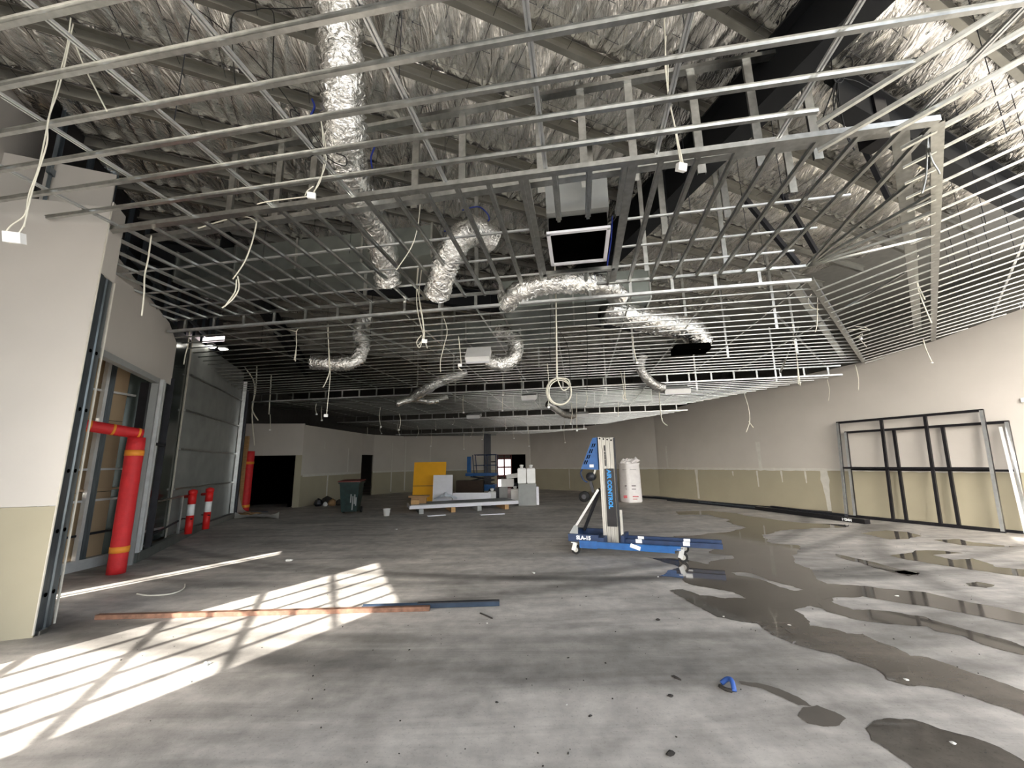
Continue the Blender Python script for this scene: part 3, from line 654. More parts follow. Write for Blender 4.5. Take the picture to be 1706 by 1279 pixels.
# square diffuser
df = thing('square_diffuser', 'open black square diffuser with white frame set between the ribs', 'diffuser', uv(.1, 4.97, Z1), R(-9.2))
h = .36
for sx, sy, dx, dy in ((0, -1, .76, .045), (0, 1, .76, .045), (-1, 0, .045, .80), (1, 0, .045, .80)):
    MB().box((sx * h, sy * .40, .0), (dx, dy, .03)).build('frame', 'white_board', df, world=False)
MB().box((0, 0, .20), (.70, .78, .02)).build('back_plate', 'black_void', df, world=False)
for sx in (-1, 1): MB().box((sx * .345, 0, .11), (.012, .76, .2)).build('inner_side', 'black_void', df, world=False)
for sy in (-1, 1): MB().box((0, sy * .38, .11), (.68, .012, .2)).build('inner_side', 'black_void', df, world=False)
px = MB().box((0, -.05, .42), (.74, .86, .40)).build('plenum_box', 'grey_board', df, world=False)
# remaining grilles
def grille(label, p, size, rz, rx, open_=False):
    t = thing('ceiling_grille', label, 'grille', p, rz)
    bx = MB().box((0, 0, .02), (size[0], size[1], .14), rx=rx).build('box', 'white_plastic', t, world=False)
    k = 4
    for i in range(k): MB().box((0, (i - 1.5) * size[1] / k * math.cos(rx), -.07 + (i - 1.5) * size[1] / k * math.sin(rx)), (size[0] * .92, size[1] / k * .5, .012), rx=rx).build('blade', 'dark_steel' if open_ else 'white_board', bx, world=False)
    return t
grille('tilted white ceiling grille hanging in the third bay', at(797, 592, 8.2), (.50, .34), R(-6), R(50))
grille('white ceiling grille near the wall at the third step', at(1126, 650, 11.9), (.72, .5), R(-9), R(20))
grille('small white grille under the fourth bay left of the cable coil', at(882, 661, 13.6), (.5, .4), R(-9), R(20))
grille('white grille beyond the cable coil', at(970, 691, 16.4), (.5, .4), R(-9), R(20))
grille('pale grille at the far fifth bay', at(790, 693, 18.2), (.6, .4), R(-9), R(20))
bt = thing('duct_boot', 'black open boot at the end of the thick silver duct', 'duct fitting', at(1150, 582, 8.2), R(-9))
MB().box((0, 0, .06), (.62, .45, .02)).build('back', 'black_void', bt, world=False)
for sy in (-1, 1): MB().box((0, sy * .22, 0), (.66, .02, .12)).build('side', 'black_void', bt, world=False)
for sx in (-1, 1): MB().box((sx * .33, 0, 0), (.02, .45, .12)).build('side', 'black_void', bt, world=False)
# pair of lit work lamps over the duct riser
for k, (x, y) in enumerate(((352, 577), (372, 581))):
    p = at(x, y, 10.4); t = thing('work_lamp', ('left' if k == 0 else 'right') + ' glowing round lamp of the pair above the duct riser', 'lamp', p, 0, 'round lamps above the duct riser')
    MB().lathe([(.02, .10), (.10, .05), (.115, 0)], (0, 0, 0), 20).build('housing', 'bright_steel', t, True, world=False); MB().lathe([(.11, -.004), (.085, -.03), (.03, -.045)], (0, 0, 0), 20).build('lens', 'lamp_glow', t, True, world=False)
struct(MB().box(at(345, 566, 11.0), (1.1, .02, .14), rz=R(-9)).build('window_2', 'window_glow'))

# ------------------------------------------------------------------ hanging cables
def cable(label, path, Y, r=.006, m='white_cable', box=None, group='white cable tails hanging from the ceiling frames', tails=(), n=5):
    pts = spline([at(x, y, (Y if len(q) == 0 else q[0])) for x, y, *q in path], n)
    r *= .75
    base = pts[-1]; t = thing('hanging_cable', label, 'cable', base, 0, group)
    MB().tube(pts, r, 6).build('lead', m, t, True)
    for tl in tails: MB().tube(spline([at(x, y, Y) for x, y in tl], n), r, 6).build('lead', m, t, True)
    if box: x, y, s_ = box; p = at(x, y, Y); MB().box(p, (s_, s_ * .55, s_ * .75), rz=.3, rx=.3).build('socket', 'white_plastic', t)
    return t
cable('white twin cable ending in a socket in front of the near left wall', [(118, 30), (112, 75), (98, 130), (84, 185), (74, 235), (64, 280), (48, 325), (44, 358), (40, 378)], 2.7, .007, box=(24, 396, .10), tails=[[(122, 40), (100, 140), (80, 200), (78, 240), (56, 310), (46, 350), (40, 375), (28, 392)], [(44, 350), (38, 362), (18, 376), (6, 392)], [(120, 60), (140, 110), (160, 150), (178, 185)]])
cable('white cable with a socket box resting at the first step beside the long duct', [(533, 195), (542, 240), (542, 275), (530, 305), (522, 322)], 3.35, .007, box=(519, 326, .07), tails=[[(535, 200), (540, 260), (534, 300), (522, 320)], [(522, 310), (512, 318), (508, 326)], [(514, 327), (450, 335), (428, 340)]])
cable('single thin white cable hanging straight beside the near left wall', [(252, 392), (247, 430), (241, 460), (240, 490), (236, 526)], 4.4, .011)
cable('white twin cable dangling diagonally below the second bay, left side', [(428, 368), (421, 400), (408, 435), (388, 465)], 4.3, .010, tails=[[(396, 460), (398, 480), (388, 498), (370, 513)], [(394, 465), (392, 485), (380, 503), (374, 511)], [(428, 370), (415, 362), (390, 362), (330, 380)]])
cable('white cable bunch with a pale box hanging before the black rafter', [(1106, 20), (1109, 90), (1112, 150), (1122, 200), (1130, 250), (1134, 272)], 3.2, .007, box=(1135, 279, .085), tails=[[(1110, 60), (1108, 110), (1116, 170), (1128, 225), (1136, 272)], [(1113, 100), (1114, 160), (1124, 210), (1140, 280)]])
cable('thin white cable curving down through the ribs left of the silver bend', [(701, 322), (697, 370), (686, 410), (660, 450)], 4.6, .008)
cable('bunch of white cables with looped ends below the second step', [(690, 408), (702, 440), (698, 490), (704, 535), (707, 560), (697, 575)], 6.1, .010, box=(707, 568, .08), tails=[[(703, 405), (695, 470), (699, 500), (706, 545), (700, 578), (694, 570), (702, 558)], [(716, 400), (700, 412), (694, 500), (705, 556), (712, 580)]])
cable('wavy white cable hanging between the loops and the tilted grille', [(737, 523), (745, 550), (740, 575), (734, 600), (734, 620)], 6.9, .010)
cable('white cable knot hanging just left of the tilted grille', [(764, 560), (767, 590), (768, 606), (764, 612), (770, 617)], 7.4, .012, box=(766, 608, .07))
cable('long pair of white cables with a loop under the hooked duct', [(547, 540), (548, 600), (549, 618), (541, 640), (538, 645), (546, 630), (550, 612)], 7.9, .010, box=(543, 692, .07), tails=[[(545, 545), (550, 615), (548, 650), (544, 690)]])
cable('short white cable with split top near the left wall in the third bay', [(502, 545), (494, 552), (494, 575), (490, 600)], 7.4, .010, tails=[[(494, 552), (470, 548), (440, 550)], [(494, 575), (492, 602)]])
cable('pale twisted cable beside the duct riser', [(316, 552), (313, 575), (309, 590), (306, 607)], 8.2, .016, m='white_cable')
cable('white cable with bulbous tip below the thick duct', [(1054, 560), (1055, 575), (1059, 595), (1063, 606)], 7.9, .013, box=(1061, 604, .05))
cable('torn white cable dangling against the curved wall', [(1240, 655), (1247, 680), (1249, 700), (1246, 712), (1243, 720)], 11.6, .014, tails=[[(1247, 702), (1255, 712)]])
cable('white cable poking below the corner where the rim rail meets the wall', [(1538, 565), (1543, 582), (1552, 602)], 8.9, .014, box=(1553, 604, .04))
cable('white cable draped behind the rim rail of the diagonal bay', [(1521, 440), (1527, 470), (1534, 495), (1552, 538)], 6.6, .014, tails=[[(1530, 425), (1524, 440), (1528, 470), (1541, 499)]])
cable('tangled white cable on the diagonal bay near its lower corner', [(1412, 550), (1430, 548), (1446, 549), (1440, 545), (1425, 544)], 8.6, .010, box=(1447, 549, .05))
cable('looped white cable with socket on the diagonal bay above the wall', [(1424, 563), (1430, 560), (1437, 556), (1434, 565), (1440, 573), (1444, 578)], 9.2, .010, box=(1434, 564, .07))
cable('grey cable hooked on the corner of the first step', [(1545, 212), (1546, 240), (1552, 265), (1562, 282), (1566, 290)], 3.3, .010, m='steel', tails=[[(1545, 230), (1543, 290), (1536, 322)]])
cable('white cable through the third bay beside the corner of the second step', [(1360, 470), (1362, 500), (1361, 540), (1358, 553)], 6.6, .009, tails=[[(1352, 490), (1346, 500), (1352, 512), (1364, 515)]])
cable('white strut-like cable in the third bay right of the thick duct', [(1320, 540), (1323, 570), (1328, 600), (1330, 640)], 9.6, .014, tails=[[(1328, 600), (1333, 642)]])
cable('thin cable with a tip hanging by the third step at the wall', [(1425, 608), (1430, 630), (1430, 650)], 10.6, .012)
cable('faint cable hanging against the curved wall left of the leaning frames', [(1378, 632), (1382, 650), (1380, 668)], 11.2, .008)
cable('white looped cable hanging before the curved wall at the fourth step', [(1098, 652), (1100, 680), (1103, 700), (1110, 708), (1104, 702), (1103, 696)], 11.8, .016, tails=[[(1104, 703), (1112, 709)]])
cable('looped white cable in the middle of the fourth bay', [(1034, 618), (1038, 640), (1041, 660), (1044, 666), (1038, 662), (1041, 654)], 11.0, .013, tails=[[(1040, 618), (1042, 660)]])
# coil
t = thing('cable_coil', 'white cable coil hanging in mid hall below the third bay', 'cable', at(932, 672, 6.7))
MB().tube(spline([at(924, 430, 6.7), at(926, 500, 6.7), at(927, 560, 6.7), at(928, 630, 6.7)], 5), .014, 7).build('lead', 'white_cable', t, True)
c = at(932, 652, 6.7)
for k, (rr, dx, dz) in enumerate(((.20, 0, 0), (.185, .01, -.01), (.21, -.005, .005))):
    MB().tube([c + Vector((dx + rr * math.cos(a * math.pi / 14), .012 * k, dz + rr * 1.1 * math.sin(a * math.pi / 14))) for a in range(29)], .010, 6, False).build('loop', 'white_cable', t, True)
MB().tube(spline([at(928, 630, 6.65), at(938, 650, 6.65), at(950, 642, 6.65), at(946, 632, 6.65), at(936, 630, 6.65)], 5), .010, 6).build('loop', 'white_cable', t, True)
cable('white cable tail hanging left of the cable coil with a bulb at its end', [(912, 605), (914, 640), (914, 676)], 6.9, .008, box=(914, 678, .04))
cable('black wire hanging left of the white coil', [(918, 430), (917, 520), (916, 590), (918, 603)], 6.6, .007, m='black_cable', group='black wires around the cable coil')
cable('black wire looping right of the white coil', [(928, 545), (945, 575), (950, 620), (948, 660), (938, 668)], 6.5, .006, m='black_cable', group='black wires around the cable coil')
cable('straight black wire with white tip right of the coil', [(975, 500), (978, 560), (978, 650)], 6.5, .006, m='black_cable', group='black wires around the cable coil')
# black bundle by the first step
t = thing('black_cable_bundle', 'knotted bundle of black cable hanging over the first step', 'cable', at(1405, 250, 3.3))
for q in ([(1385, 80), (1386, 120), (1392, 135), (1400, 130)], [(1394, 132), (1382, 165), (1372, 195), (1380, 205), (1392, 170), (1396, 135)], [(1396, 135), (1398, 170), (1404, 200), (1412, 230), (1424, 250), (1418, 240), (1410, 222), (1385, 218), (1378, 205)], [(1394, 130), (1410, 125), (1420, 110), (1418, 96), (1408, 94), (1398, 104)], [(1400, 130), (1425, 135), (1440, 142), (1452, 148)], [(1392, 132), (1398, 122), (1406, 128), (1400, 138), (1390, 134), (1394, 124)], [(1392, 140), (1388, 170), (1394, 192), (1398, 190), (1394, 165)]):
    MB().tube(spline([at(x, y, 3.3) for x, y in q], 5), .006, 6).build('strand', 'black_cable', t, True)
t = thing('black_cable_bundle', 'tangle of black cable hanging beside the long silver duct', 'cable', at(510, 250, 3.3))
for q in ([(382, 60), (390, 22), (420, 18), (440, 14), (456, 24), (455, 90), (454, 150)], [(440, 14), (480, 14), (520, 12)], [(310, 2), (375, 52), (450, 128), (530, 236)], [(500, 190), (485, 182), (486, 196), (505, 210), (520, 240), (532, 250), (512, 264)], [(492, 190), (510, 205), (536, 240), (545, 260)], [(385, 30), (388, 90), (392, 140)], [(560, 255), (576, 262), (576, 276), (560, 272), (545, 262)]):
    MB().tube(spline([at(x, y, 3.2) for x, y in q], 5), .005, 6).build('strand', 'black_cable', t, True)
for lab, q, Y in (('blue cable beside the long silver duct above the first step', [(520, 165), (524, 178), (518, 192)], 3.5), ('blue cable seen behind the long duct', [(624, 245), (618, 262), (620, 280)], 4.6), ('blue cable dropping right of the black diffuser', [(1020, 360), (1018, 400), (1012, 440), (1014, 465)], 6.0), ('blue cable strung behind the silver bend by the diffuser', [(770, 350), (800, 345), (812, 370), (740, 385)], 5.7), ('blue cable lying behind the first step', [(800, 310), (815, 305), (830, 308)], 4.7)):
    cable(lab, q, Y, .014, m='blue_cable', group='blue cables above the ceiling frames')
# rows of small tails further back
rows = [('under the fifth bay', 20.5, [(612, 711, 725), (635, 708, 722), (665, 700, 724), (695, 709, 728), (718, 722, 743), (726, 701, 716), (755, 694, 707), (773, 722, 748), (785, 709, 727), (804, 716, 732), (843, 697, 713), (856, 706, 730), (881, 708, 743), (941, 702, 737)]),
        ('under the fourth bay', 14.0, [(450, 690, 716), (527, 672, 690), (536, 676, 700), (634, 678, 711), (665, 689, 716), (772, 658, 687), (838, 620, 658), (837, 662, 684), (951, 670, 706), (961, 655, 717), (976, 650, 677), (1030, 670, 693)])]
ordn = ['first', 'second', 'third', 'fourth', 'fifth', 'sixth', 'seventh', 'eighth', 'ninth', 'tenth', 'eleventh', 'twelfth', 'thirteenth', 'fourteenth']
for where, Y, lst in rows:
    for i, (x, y0, y1) in enumerate(lst):
        j = random.uniform(-3, 3)
        cable(f'{ordn[i]} small cable tail from the left {where}', [(x, y0), (x + j, (y0 + y1) / 2), (x - j * .3, y1)], Y, .016 if Y > 16 else .013, box=(x - j * .3, y1, .06), group='small cable tails ' + where, n=3)
t = thing('hanging_cable', 'bundle of grey cables dropping past the dark opening at the back left', 'cable', at(422, 740, 14.2))
for q in ([(408, 612), (424, 640), (420, 690), (424, 742)], [(428, 610), (426, 650), (420, 680), (430, 700)], [(452, 625), (450, 660), (448, 690)]): MB().tube(spline([at(x, y, 14.2) for x, y in q], 4), .02, 6).build('lead', 'white_cable', t, True)
# ------------------------------------------------------------------ puddles: outlines surveyed off the floor
def crinkle(pts, amp, it=4):
    for _ in range(it):
        out = []
        for i in range(len(pts)):
            a, b = pts[i], pts[(i + 1) % len(pts)]; m_ = (a + b) / 2; d = b - a; nn = Vector((-d.y, d.x, 0)); out += [a, m_ + nn * random.uniform(-amp, amp)]
        pts = out; amp *= .95
    return pts
def cz(l): return [fl(1056 + x / 2.625, 830 + y / 2.625) for x, y in l]
def puddle(label, outer, holes=(), z=.003, m='wet_concrete', name='puddle', amp=.12, extra=()):
    mb = MB(); base = None
    for n_, ol in enumerate([outer] + list(extra)):
        loops = [crinkle(cz(ol), amp)] + ([crinkle(cz(h_), amp) for h_ in holes] if n_ == 0 else [])
        loops = [[Vector((p.x, p.y, 0)) for p in l] for l in loops]; base = base or loops[0][0]; k0 = len(mb.v)
        for l in loops: mb.v += [p + Vector((0, 0, z + .0006 * n_)) for p in l]
        for t in tessellate_polygon(loops):
            t = [k0 + i for i in t]; a, b, c = (mb.v[i] for i in t)
            mb.f.append(tuple(t) if (b - a).cross(c - a).z > 0 else (t[0], t[2], t[1]))
    return tag(mb.build(name, m, None, False, (base.x, base.y, 0)), label, 'puddle', 'water lying on the slab')
puddle('large branching puddle spreading from the lift along the curved wall', [(180, 58), (330, 54), (450, 66), (540, 82), (700, 104), (860, 112), (960, 116), (900, 128), (700, 136), (640, 142), (560, 160), (600, 196), (720, 206), (730, 222), (690, 250), (700, 276), (770, 305), (795, 345), (850, 378), (870, 440), (860, 490), (770, 470), (700, 488), (750, 522), (770, 555), (760, 600), (690, 636), (600, 595), (540, 548), (365, 520), (270, 470), (200, 430), (155, 404), (215, 398), (290, 425), (400, 438), (490, 438), (430, 410), (330, 392), (225, 368), (215, 350), (100, 343), (150, 315), (195, 302), (130, 280), (55, 258), (180, 262), (330, 290), (335, 275), (435, 266), (430, 250), (330, 240), (365, 216), (360, 190), (230, 182), (170, 165), (290, 160), (380, 150), (490, 128), (430, 112), (415, 92), (330, 72), (200, 72)],
       [[(425, 324), (500, 326), (560, 346), (640, 372), (740, 400), (700, 405), (600, 372), (520, 348), (450, 338)]], extra=[
       [(830, 374), (1010, 384), (1180, 404), (1270, 410), (1480, 458), (1720, 505), (1720, 556), (1540, 522), (1280, 472), (1150, 456), (1000, 430), (830, 445)],
       [(820, 440), (960, 488), (1130, 497), (1270, 518), (1300, 532), (1480, 582), (1620, 618), (1720, 655), (1720, 690), (1620, 668), (1530, 642), (1450, 604), (1320, 582), (1290, 560), (1240, 560), (1040, 541), (950, 526), (840, 495)],
       [(700, 500), (770, 558), (870, 572), (930, 592), (1000, 594), (1110, 642), (1210, 690), (1290, 698), (1420, 745), (1560, 790), (1720, 848), (1720, 955), (1580, 905), (1450, 862), (1320, 830), (1200, 822), (1110, 796), (1060, 746), (960, 715), (870, 680), (700, 638), (640, 560)]])
puddle('rounded puddle at the near edge of the floor beyond the blue scrap', [(1015, 1010), (1050, 975), (1120, 962), (1220, 968), (1340, 1010), (1480, 1045), (1600, 1090), (1720, 1160), (1720, 1260), (1300, 1260), (1200, 1160), (1110, 1100), (1040, 1060)], amp=.07)
puddle('small dark damp patch beside the near puddle', [(715, 950), (740, 915), (800, 905), (880, 935), (930, 965), (900, 995), (830, 1000), (760, 985)], m='damp', name='damp_patch', amp=.08)
puddle('thin damp trail leading from the blue scrap', [(460, 800), (540, 808), (640, 835), (720, 870), (780, 912), (720, 905), (640, 868), (560, 832), (470, 815)], m='damp', name='damp_patch', amp=.08)
for lab, o in (('narrow puddle in front of the leaning frames', [(990, 152), (1100, 140), (1200, 148), (1260, 165), (1200, 178), (1120, 180), (1060, 168)]), ('streak of water below the right frame foot', [(1120, 250), (1230, 228), (1330, 228), (1440, 240), (1310, 248), (1390, 268), (1480, 262), (1580, 300), (1720, 312), (1720, 345), (1600, 330), (1470, 312), (1330, 290), (1200, 270)]), ('long thin water streak across the drying slab', [(880, 242), (1000, 268), (1120, 300), (1250, 325), (1240, 338), (1130, 325), (1000, 285), (890, 254)]), ('oval puddle on the drying slab', [(1130, 318), (1180, 316), (1250, 330), (1200, 340)]), ('small puddle between the streaks near the frame edge', [(1450, 372), (1500, 365), (1580, 380), (1540, 392), (1470, 385)]), ('narrow water strip below the frames', [(1310, 182), (1420, 178), (1480, 192), (1600, 205), (1700, 214), (1560, 212), (1430, 205)])):
    puddle(lab, o, amp=.09)

# ------------------------------------------------------------------ material lift
lf = thing('material_lift', 'blue and silver manual material lift standing alone on the slab', 'lift', (1.02, 7.42, 0), R(-24))
def L(mb, name, m, parent=lf, smooth=False): return mb.build(name, m, parent, smooth, world=False)
def caster(x, y, r=.075):
    wlw = L(MB().cyl((x, y - .02, r), (x, y + .02, r), r, 20), 'caster_wheel', 'rubber')
    L(MB().cyl((x, y - .023, r), (x, y + .023, r), r * .55, 16), 'hub', 'mast_alloy', wlw)
    L(MB().box((x - .02, y - .03, r + .05), (.07, .008, .13), ry=.3).box((x - .02, y + .03, r + .05), (.07, .008, .13), ry=.3).box((x - .03, y, r + .115), (.09, .07, .012)), 'caster_fork', 'bright_steel')
caster(.02, .02); caster(.02, .70); caster(1.72, .0); caster(1.72, .72)
for yy, nm in ((.0, 'near'), (.72, 'far')):
    lg = L(MB().box((.86, yy, .175), (1.50, .06, .10)), 'outrigger_leg', 'blue_paint')
    L(MB().box((.25, yy, .175), (.30, .075, .12)), 'leg_sleeve', 'blue_paint', lg); L(MB().box((1.62, yy, .20), (.16, .07, .06)), 'leg_end', 'blue_paint', lg)
    L(MB().box((1.02, yy - .032, .185), (.16, .004, .06), ry=.3), 'paint_chip', 'white_plastic', lg)
L(MB().box((.16, .02, .27), (.52, .07, .12)), 'base_rail', 'blue_dark'); L(MB().box((.16, .70, .27), (.52, .07, .12)), 'base_rail', 'blue_dark'); L(MB().box((-.06, .36, .27), (.08, .74, .12)), 'base_rail', 'blue_dark')
L(MB().box((.45, .36, .22), (.12, .74, .14)), 'base_rail', 'blue_dark')
text('SLA-15', .085, 'white_text', lf, (.17, -.018, .275), (R(90), 0, 0))
MX = .44
for i in range(4):
    x = MX + .066 * i; wd = .19 - .02 * i
    s_ = L(MB().sweep((x + .04, .36 - wd / 2, .12), (x + .04, .36 - wd / 2, 1.98 - .012 * i), [(-.030, .05), (-.030, 0), (-.010, 0), (-.010, .012), (.010, .012), (.010, 0), (.030, 0), (.030, .05)], up=(0, 1, 0)).box((x + .04, .36 + .03, 1.05), (.056, wd * .55, 1.84)), 'mast_column', 'mast_alloy')
    L(MB().cyl((x + .04, .36 - wd / 2 - .004, 1.955 - .012 * i), (x + .04, .36 - wd / 2 + .02, 1.955 - .012 * i), .016, 12), 'pulley', 'rubber', s_)
L(MB().bar((MX + .285, .27, .14), (MX + .295, .27, 1.96), .018, .03), 'mast_chain', 'dark_steel'); L(MB().bar((MX + .33, .30, .14), (MX + .33, .30, .72), .05, .04), 'carriage', 'mast_alloy')
L(MB().box((MX + .175, .258, .93), (.165, .006, .98)), 'black_panel', 'black_paint')
text('AIR CONTROL', .10, 'blue_text', lf, (MX + .17, .252, 1.07), (R(90), R(90), 0))
for i, (z, ln) in enumerate(((1.78, .10), (1.69, .05), (1.62, .08), (1.52, .11))): L(MB().box((MX + .12, .258, z), (.022, .004, ln)), 'print_mark', 'black_paint')
hood = L(MB().slab([(.10, .30, 1.42), (.42, .30, 1.40), (.42, .30, 1.98), (.34, .30, 1.97)], (0, .14, 0)), 'winch_guard', 'blue_paint')
for k in range(4):
    for j in (0, 1): L(MB().slab([(.155 + .052 * k + .035 * j, .296, 1.50 + .10 * k), (.175 + .052 * k + .035 * j, .296, 1.50 + .10 * k), (.205 + .052 * k + .035 * j, .296, 1.57 + .10 * k), (.185 + .052 * k + .035 * j, .296, 1.57 + .10 * k)], (0, .004, 0)), 'guard_slot', 'black_void', hood)
L(MB().box((.30, .296, 1.47), (.075, .005, .05)), 'sticker', 'white_plastic', hood)
L(MB().tube(spline([(.12, .34, 1.42), (.08, .34, 1.34), (.13, .34, 1.22), (.2, .34, 1.18)], 4), .014, 8), 'winch_handle', 'blue_dark', lf, True)
L(MB().cyl((.27, .26, 1.28), (.27, .44, 1.28), .075, 18), 'winch_drum', 'dark_steel', lf, True); L(MB().bar((.36, .34, 1.4), (.28, .34, 1.22), .03, .03), 'winch_arm', 'mast_alloy')
L(MB().bar((.25, .34, 1.22), (.30, .34, 1.0), .04, .05), 'wheel_bracket', 'dark_steel'); tw = L(MB().cyl((.14, .26, .93), (.14, .34, .93), .095, 22), 'transport_wheel', 'rubber', lf, True); L(MB().cyl((.14, .255, .93), (.14, .345, .93), .04, 16), 'hub', 'dark_steel', tw)
L(MB().bar((-.08, .05, .30), (.40, .28, 1.06), .022, .04), 'brace', 'mast_alloy'); L(MB().bar((.02, .62, .30), (.40, .44, 1.06), .03, .05), 'brace', 'dark_steel')
L(MB().slab([(-.09, .03, .33), (.06, .03, .33), (.06, .03, .46), (.0, .03, .47)], (0, .03, 0)), 'foot_plate', 'grey_board')
for yy in (.22, .50):
    fk = L(MB().box((1.52, yy, .235 if yy > .3 else .225), (1.55, .07, .075)), 'fork', 'blue_dark')
    for xx in (1.05, 1.78): L(MB().box((xx, yy - .037, .24), (.10, .004, .06)), 'sticker', 'white_plastic', fk)
L(MB().box((.80, .36, .26), (.05, .50, .12)), 'fork_carriage', 'blue_dark')

# ------------------------------------------------------------------ leaning steel frames and stacked sections
def lean_frame(label, f0, f1, hgt, LEAN, mids, midz):
    a, b = Vector((f0[0], f0[1], 0)), Vector((f1[0], f1[1], 0)); d = (b - a).normalized(); nv = Vector((d.y, -d.x, 0))
    if nv.x < 0: nv = -nv
    lean = LEAN; up = (Vector((0, 0, 1)) * math.cos(math.asin(lean / hgt)) + nv * (lean / hgt)); t = thing('steel_framework', label, 'steel frame', (a + b) / 2, 0, 'black frames leaning on the curved wall')
    Ln = (b - a).length; fnv = d.cross(up)
    def P(s, h_): return a + d * s + up * h_
    for h_, nm in ((.03, 'bottom_rail'), (hgt - .03, 'top_rail'), (midz, 'mid_rail')): MB().bar(P(0, h_), P(Ln, h_), .05, .055 if nm != 'mid_rail' else .045, up=tuple(up)).build(nm, 'black_paint', t)
    for s in [.03] + [Ln * m_ for m_ in mids] + [Ln - .03]: MB().bar(P(s, .055), P(s, hgt - .055), .055, .06, up=tuple(fnv)).build('upright', 'black_paint', t)
    for s in (.03, Ln - .03): MB().bar(P(s, .03) - nv * .034, P(s, hgt - .03) - nv * .034, .058, .004, up=tuple(fnv)).build('lit_face', 'bright_steel', t)  # pale strips paint the bright reflection on the black uprights' front
    return t
f0, f1 = fl(1409, 861), fl(1676, 888); fd_ = (f1 - f0).normalized(); fn_ = Vector((-fd_.y, fd_.x, 0))
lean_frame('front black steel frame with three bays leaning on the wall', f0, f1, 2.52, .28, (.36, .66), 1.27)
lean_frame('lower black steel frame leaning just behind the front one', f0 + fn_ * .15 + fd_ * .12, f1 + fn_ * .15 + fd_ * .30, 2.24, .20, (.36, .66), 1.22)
mbp = thing('steel_bar', 'pale steel bar leaning on the wall past the frames', 'steel bar', fl(1700, 893)); a = fl(1700, 893); MB().bar(a + Vector((.12, 0, .02)), a + Vector((.42, .25, 2.1)), .05, .04).build('section', 'bright_steel', mbp)
for p_, q_, w_, h_, lab in (((1050, 827), (1385, 856), .10, .06, 'long thin dark channel lying nearest the base of the curved wall'), ((1090, 829), (1372, 859), .09, .05, 'long grey channel lying second out from the curved wall'), ((1112, 834), (1350, 858), .06, .04, 'slim dark channel lying on the damp slab by the wall')):
    a, b = fl(*p_), fl(*q_); t = thing('steel_channel', lab, 'steel channel', (a + b) / 2, 0, 'steel sections stacked along the wall'); MB().sweep(a + Vector((0, 0, .005)), b + Vector((0, 0, .005)), [(-w_ / 2, h_), (-w_ / 2, 0), (w_ / 2, 0), (w_ / 2, h_)]).build('web', 'dark_steel' if 'dark' in lab else 'stud_steel', t)
a, b = fl(1262, 849), fl(1446, 873); t = thing('steel_section', 'thick black steel section with chalked marking on its end', 'steel section', (a + b) / 2, 0, 'steel sections stacked along the wall')
d = (b - a).normalized(); MB().bar(a + Vector((0, 0, .055)), b + Vector((0, 0, .055)), .16, .10).build('body', 'black_paint', t); MB().bar(a + d * .5 + Vector((.10, .10, .13)), b - d * .5 + Vector((.10, .10, .13)), .10, .05).build('upper_piece', 'dark_steel', t)
nf = Vector((d.y, -d.x, 0)); nf = nf if nf.y < 0 else -nf
tx = text('HM2-1', .085, 'white_text', t, (b - d * .42) + nf * .083 + Vector((0, 0, .058)) - t.location, (R(90), R(180), math.atan2(d.y, d.x)))

# ------------------------------------------------------------------ bag of offcuts
bg_ = thing('insulation_bag', 'tall white printed bag with crumpled open top by the curved wall', 'bag', fl(1052, 836)); c = fl(1052, 836)
mb = MB(); N = 32; prof = [(0, .31), (.05, .335), (.4, .33), (.8, .325), (1.2, .32), (1.38, .31), (1.46, .33)]
for z, r_ in prof:
    for j in range(N):
        a_ = 2 * math.pi * j / N; e = (abs(math.cos(a_)) ** 5 + abs(math.sin(a_)) ** 5) ** (-1 / 5); rr = r_ * e * (1 + .03 * noise.noise(Vector((math.cos(a_) * 2, math.sin(a_) * 2, z * 3))))
        mb.v.append(c + Vector((rr * math.cos(a_ + .35), rr * math.sin(a_ + .35), z)))
for i in range(len(prof) - 1):
    for j in range(N): mb.f.append((i * N + j, i * N + (j + 1) % N, (i + 1) * N + (j + 1) % N, (i + 1) * N + j))
mb.f.append(tuple(reversed(range(N)))); mb.f.append(tuple((len(prof) - 1) * N + j for j in range(N))); mb.build('sack', 'bag', bg_, True)
for k in range(11):
    a_ = random.uniform(0, 6.28); rr = random.uniform(.05, .27); p = c + Vector((rr * math.cos(a_), rr * math.sin(a_), 1.47 + random.uniform(0, .10))); mb = MB(); s_ = random.uniform(.10, .17)
    mb.lathe([(.01, -s_ * .6), (s_ * .7, -s_ * .3), (s_, .0), (s_ * .6, s_ * .5), (.01, s_ * .7)], p, 9)
    for i, q in enumerate(mb.v): mb.v[i] = q + Vector((noise.noise(q * 9), noise.noise(q * 9 + Vector((4, 0, 0))), noise.noise(q * 9 + Vector((0, 7, 0))))) * .07
    mb.build('plastic_fold', 'bag', bg_)
fd = Vector((c.x, c.y, 0)).normalized(); rd = Vector((fd.y, -fd.x, 0)); fc_ = c - fd * .36
for z, ln, h_, m_, o in ((.62, .40, .035, 'bag_ink', 0), (.5, .36, .025, 'bag_ink', .02), (.22, .20, .10, 'bag_red', -.17), (.23, .30, .035, 'bag_red', .12), (.14, .34, .02, 'bag_red', .05), (1.22, .5, .012, 'bag_ink', 0)):
    MB().box(fc_ + rd * o + Vector((0, 0, z)), (ln, .008, h_), rz=math.atan2(rd.y, rd.x)).build('print_band', m_, bg_)

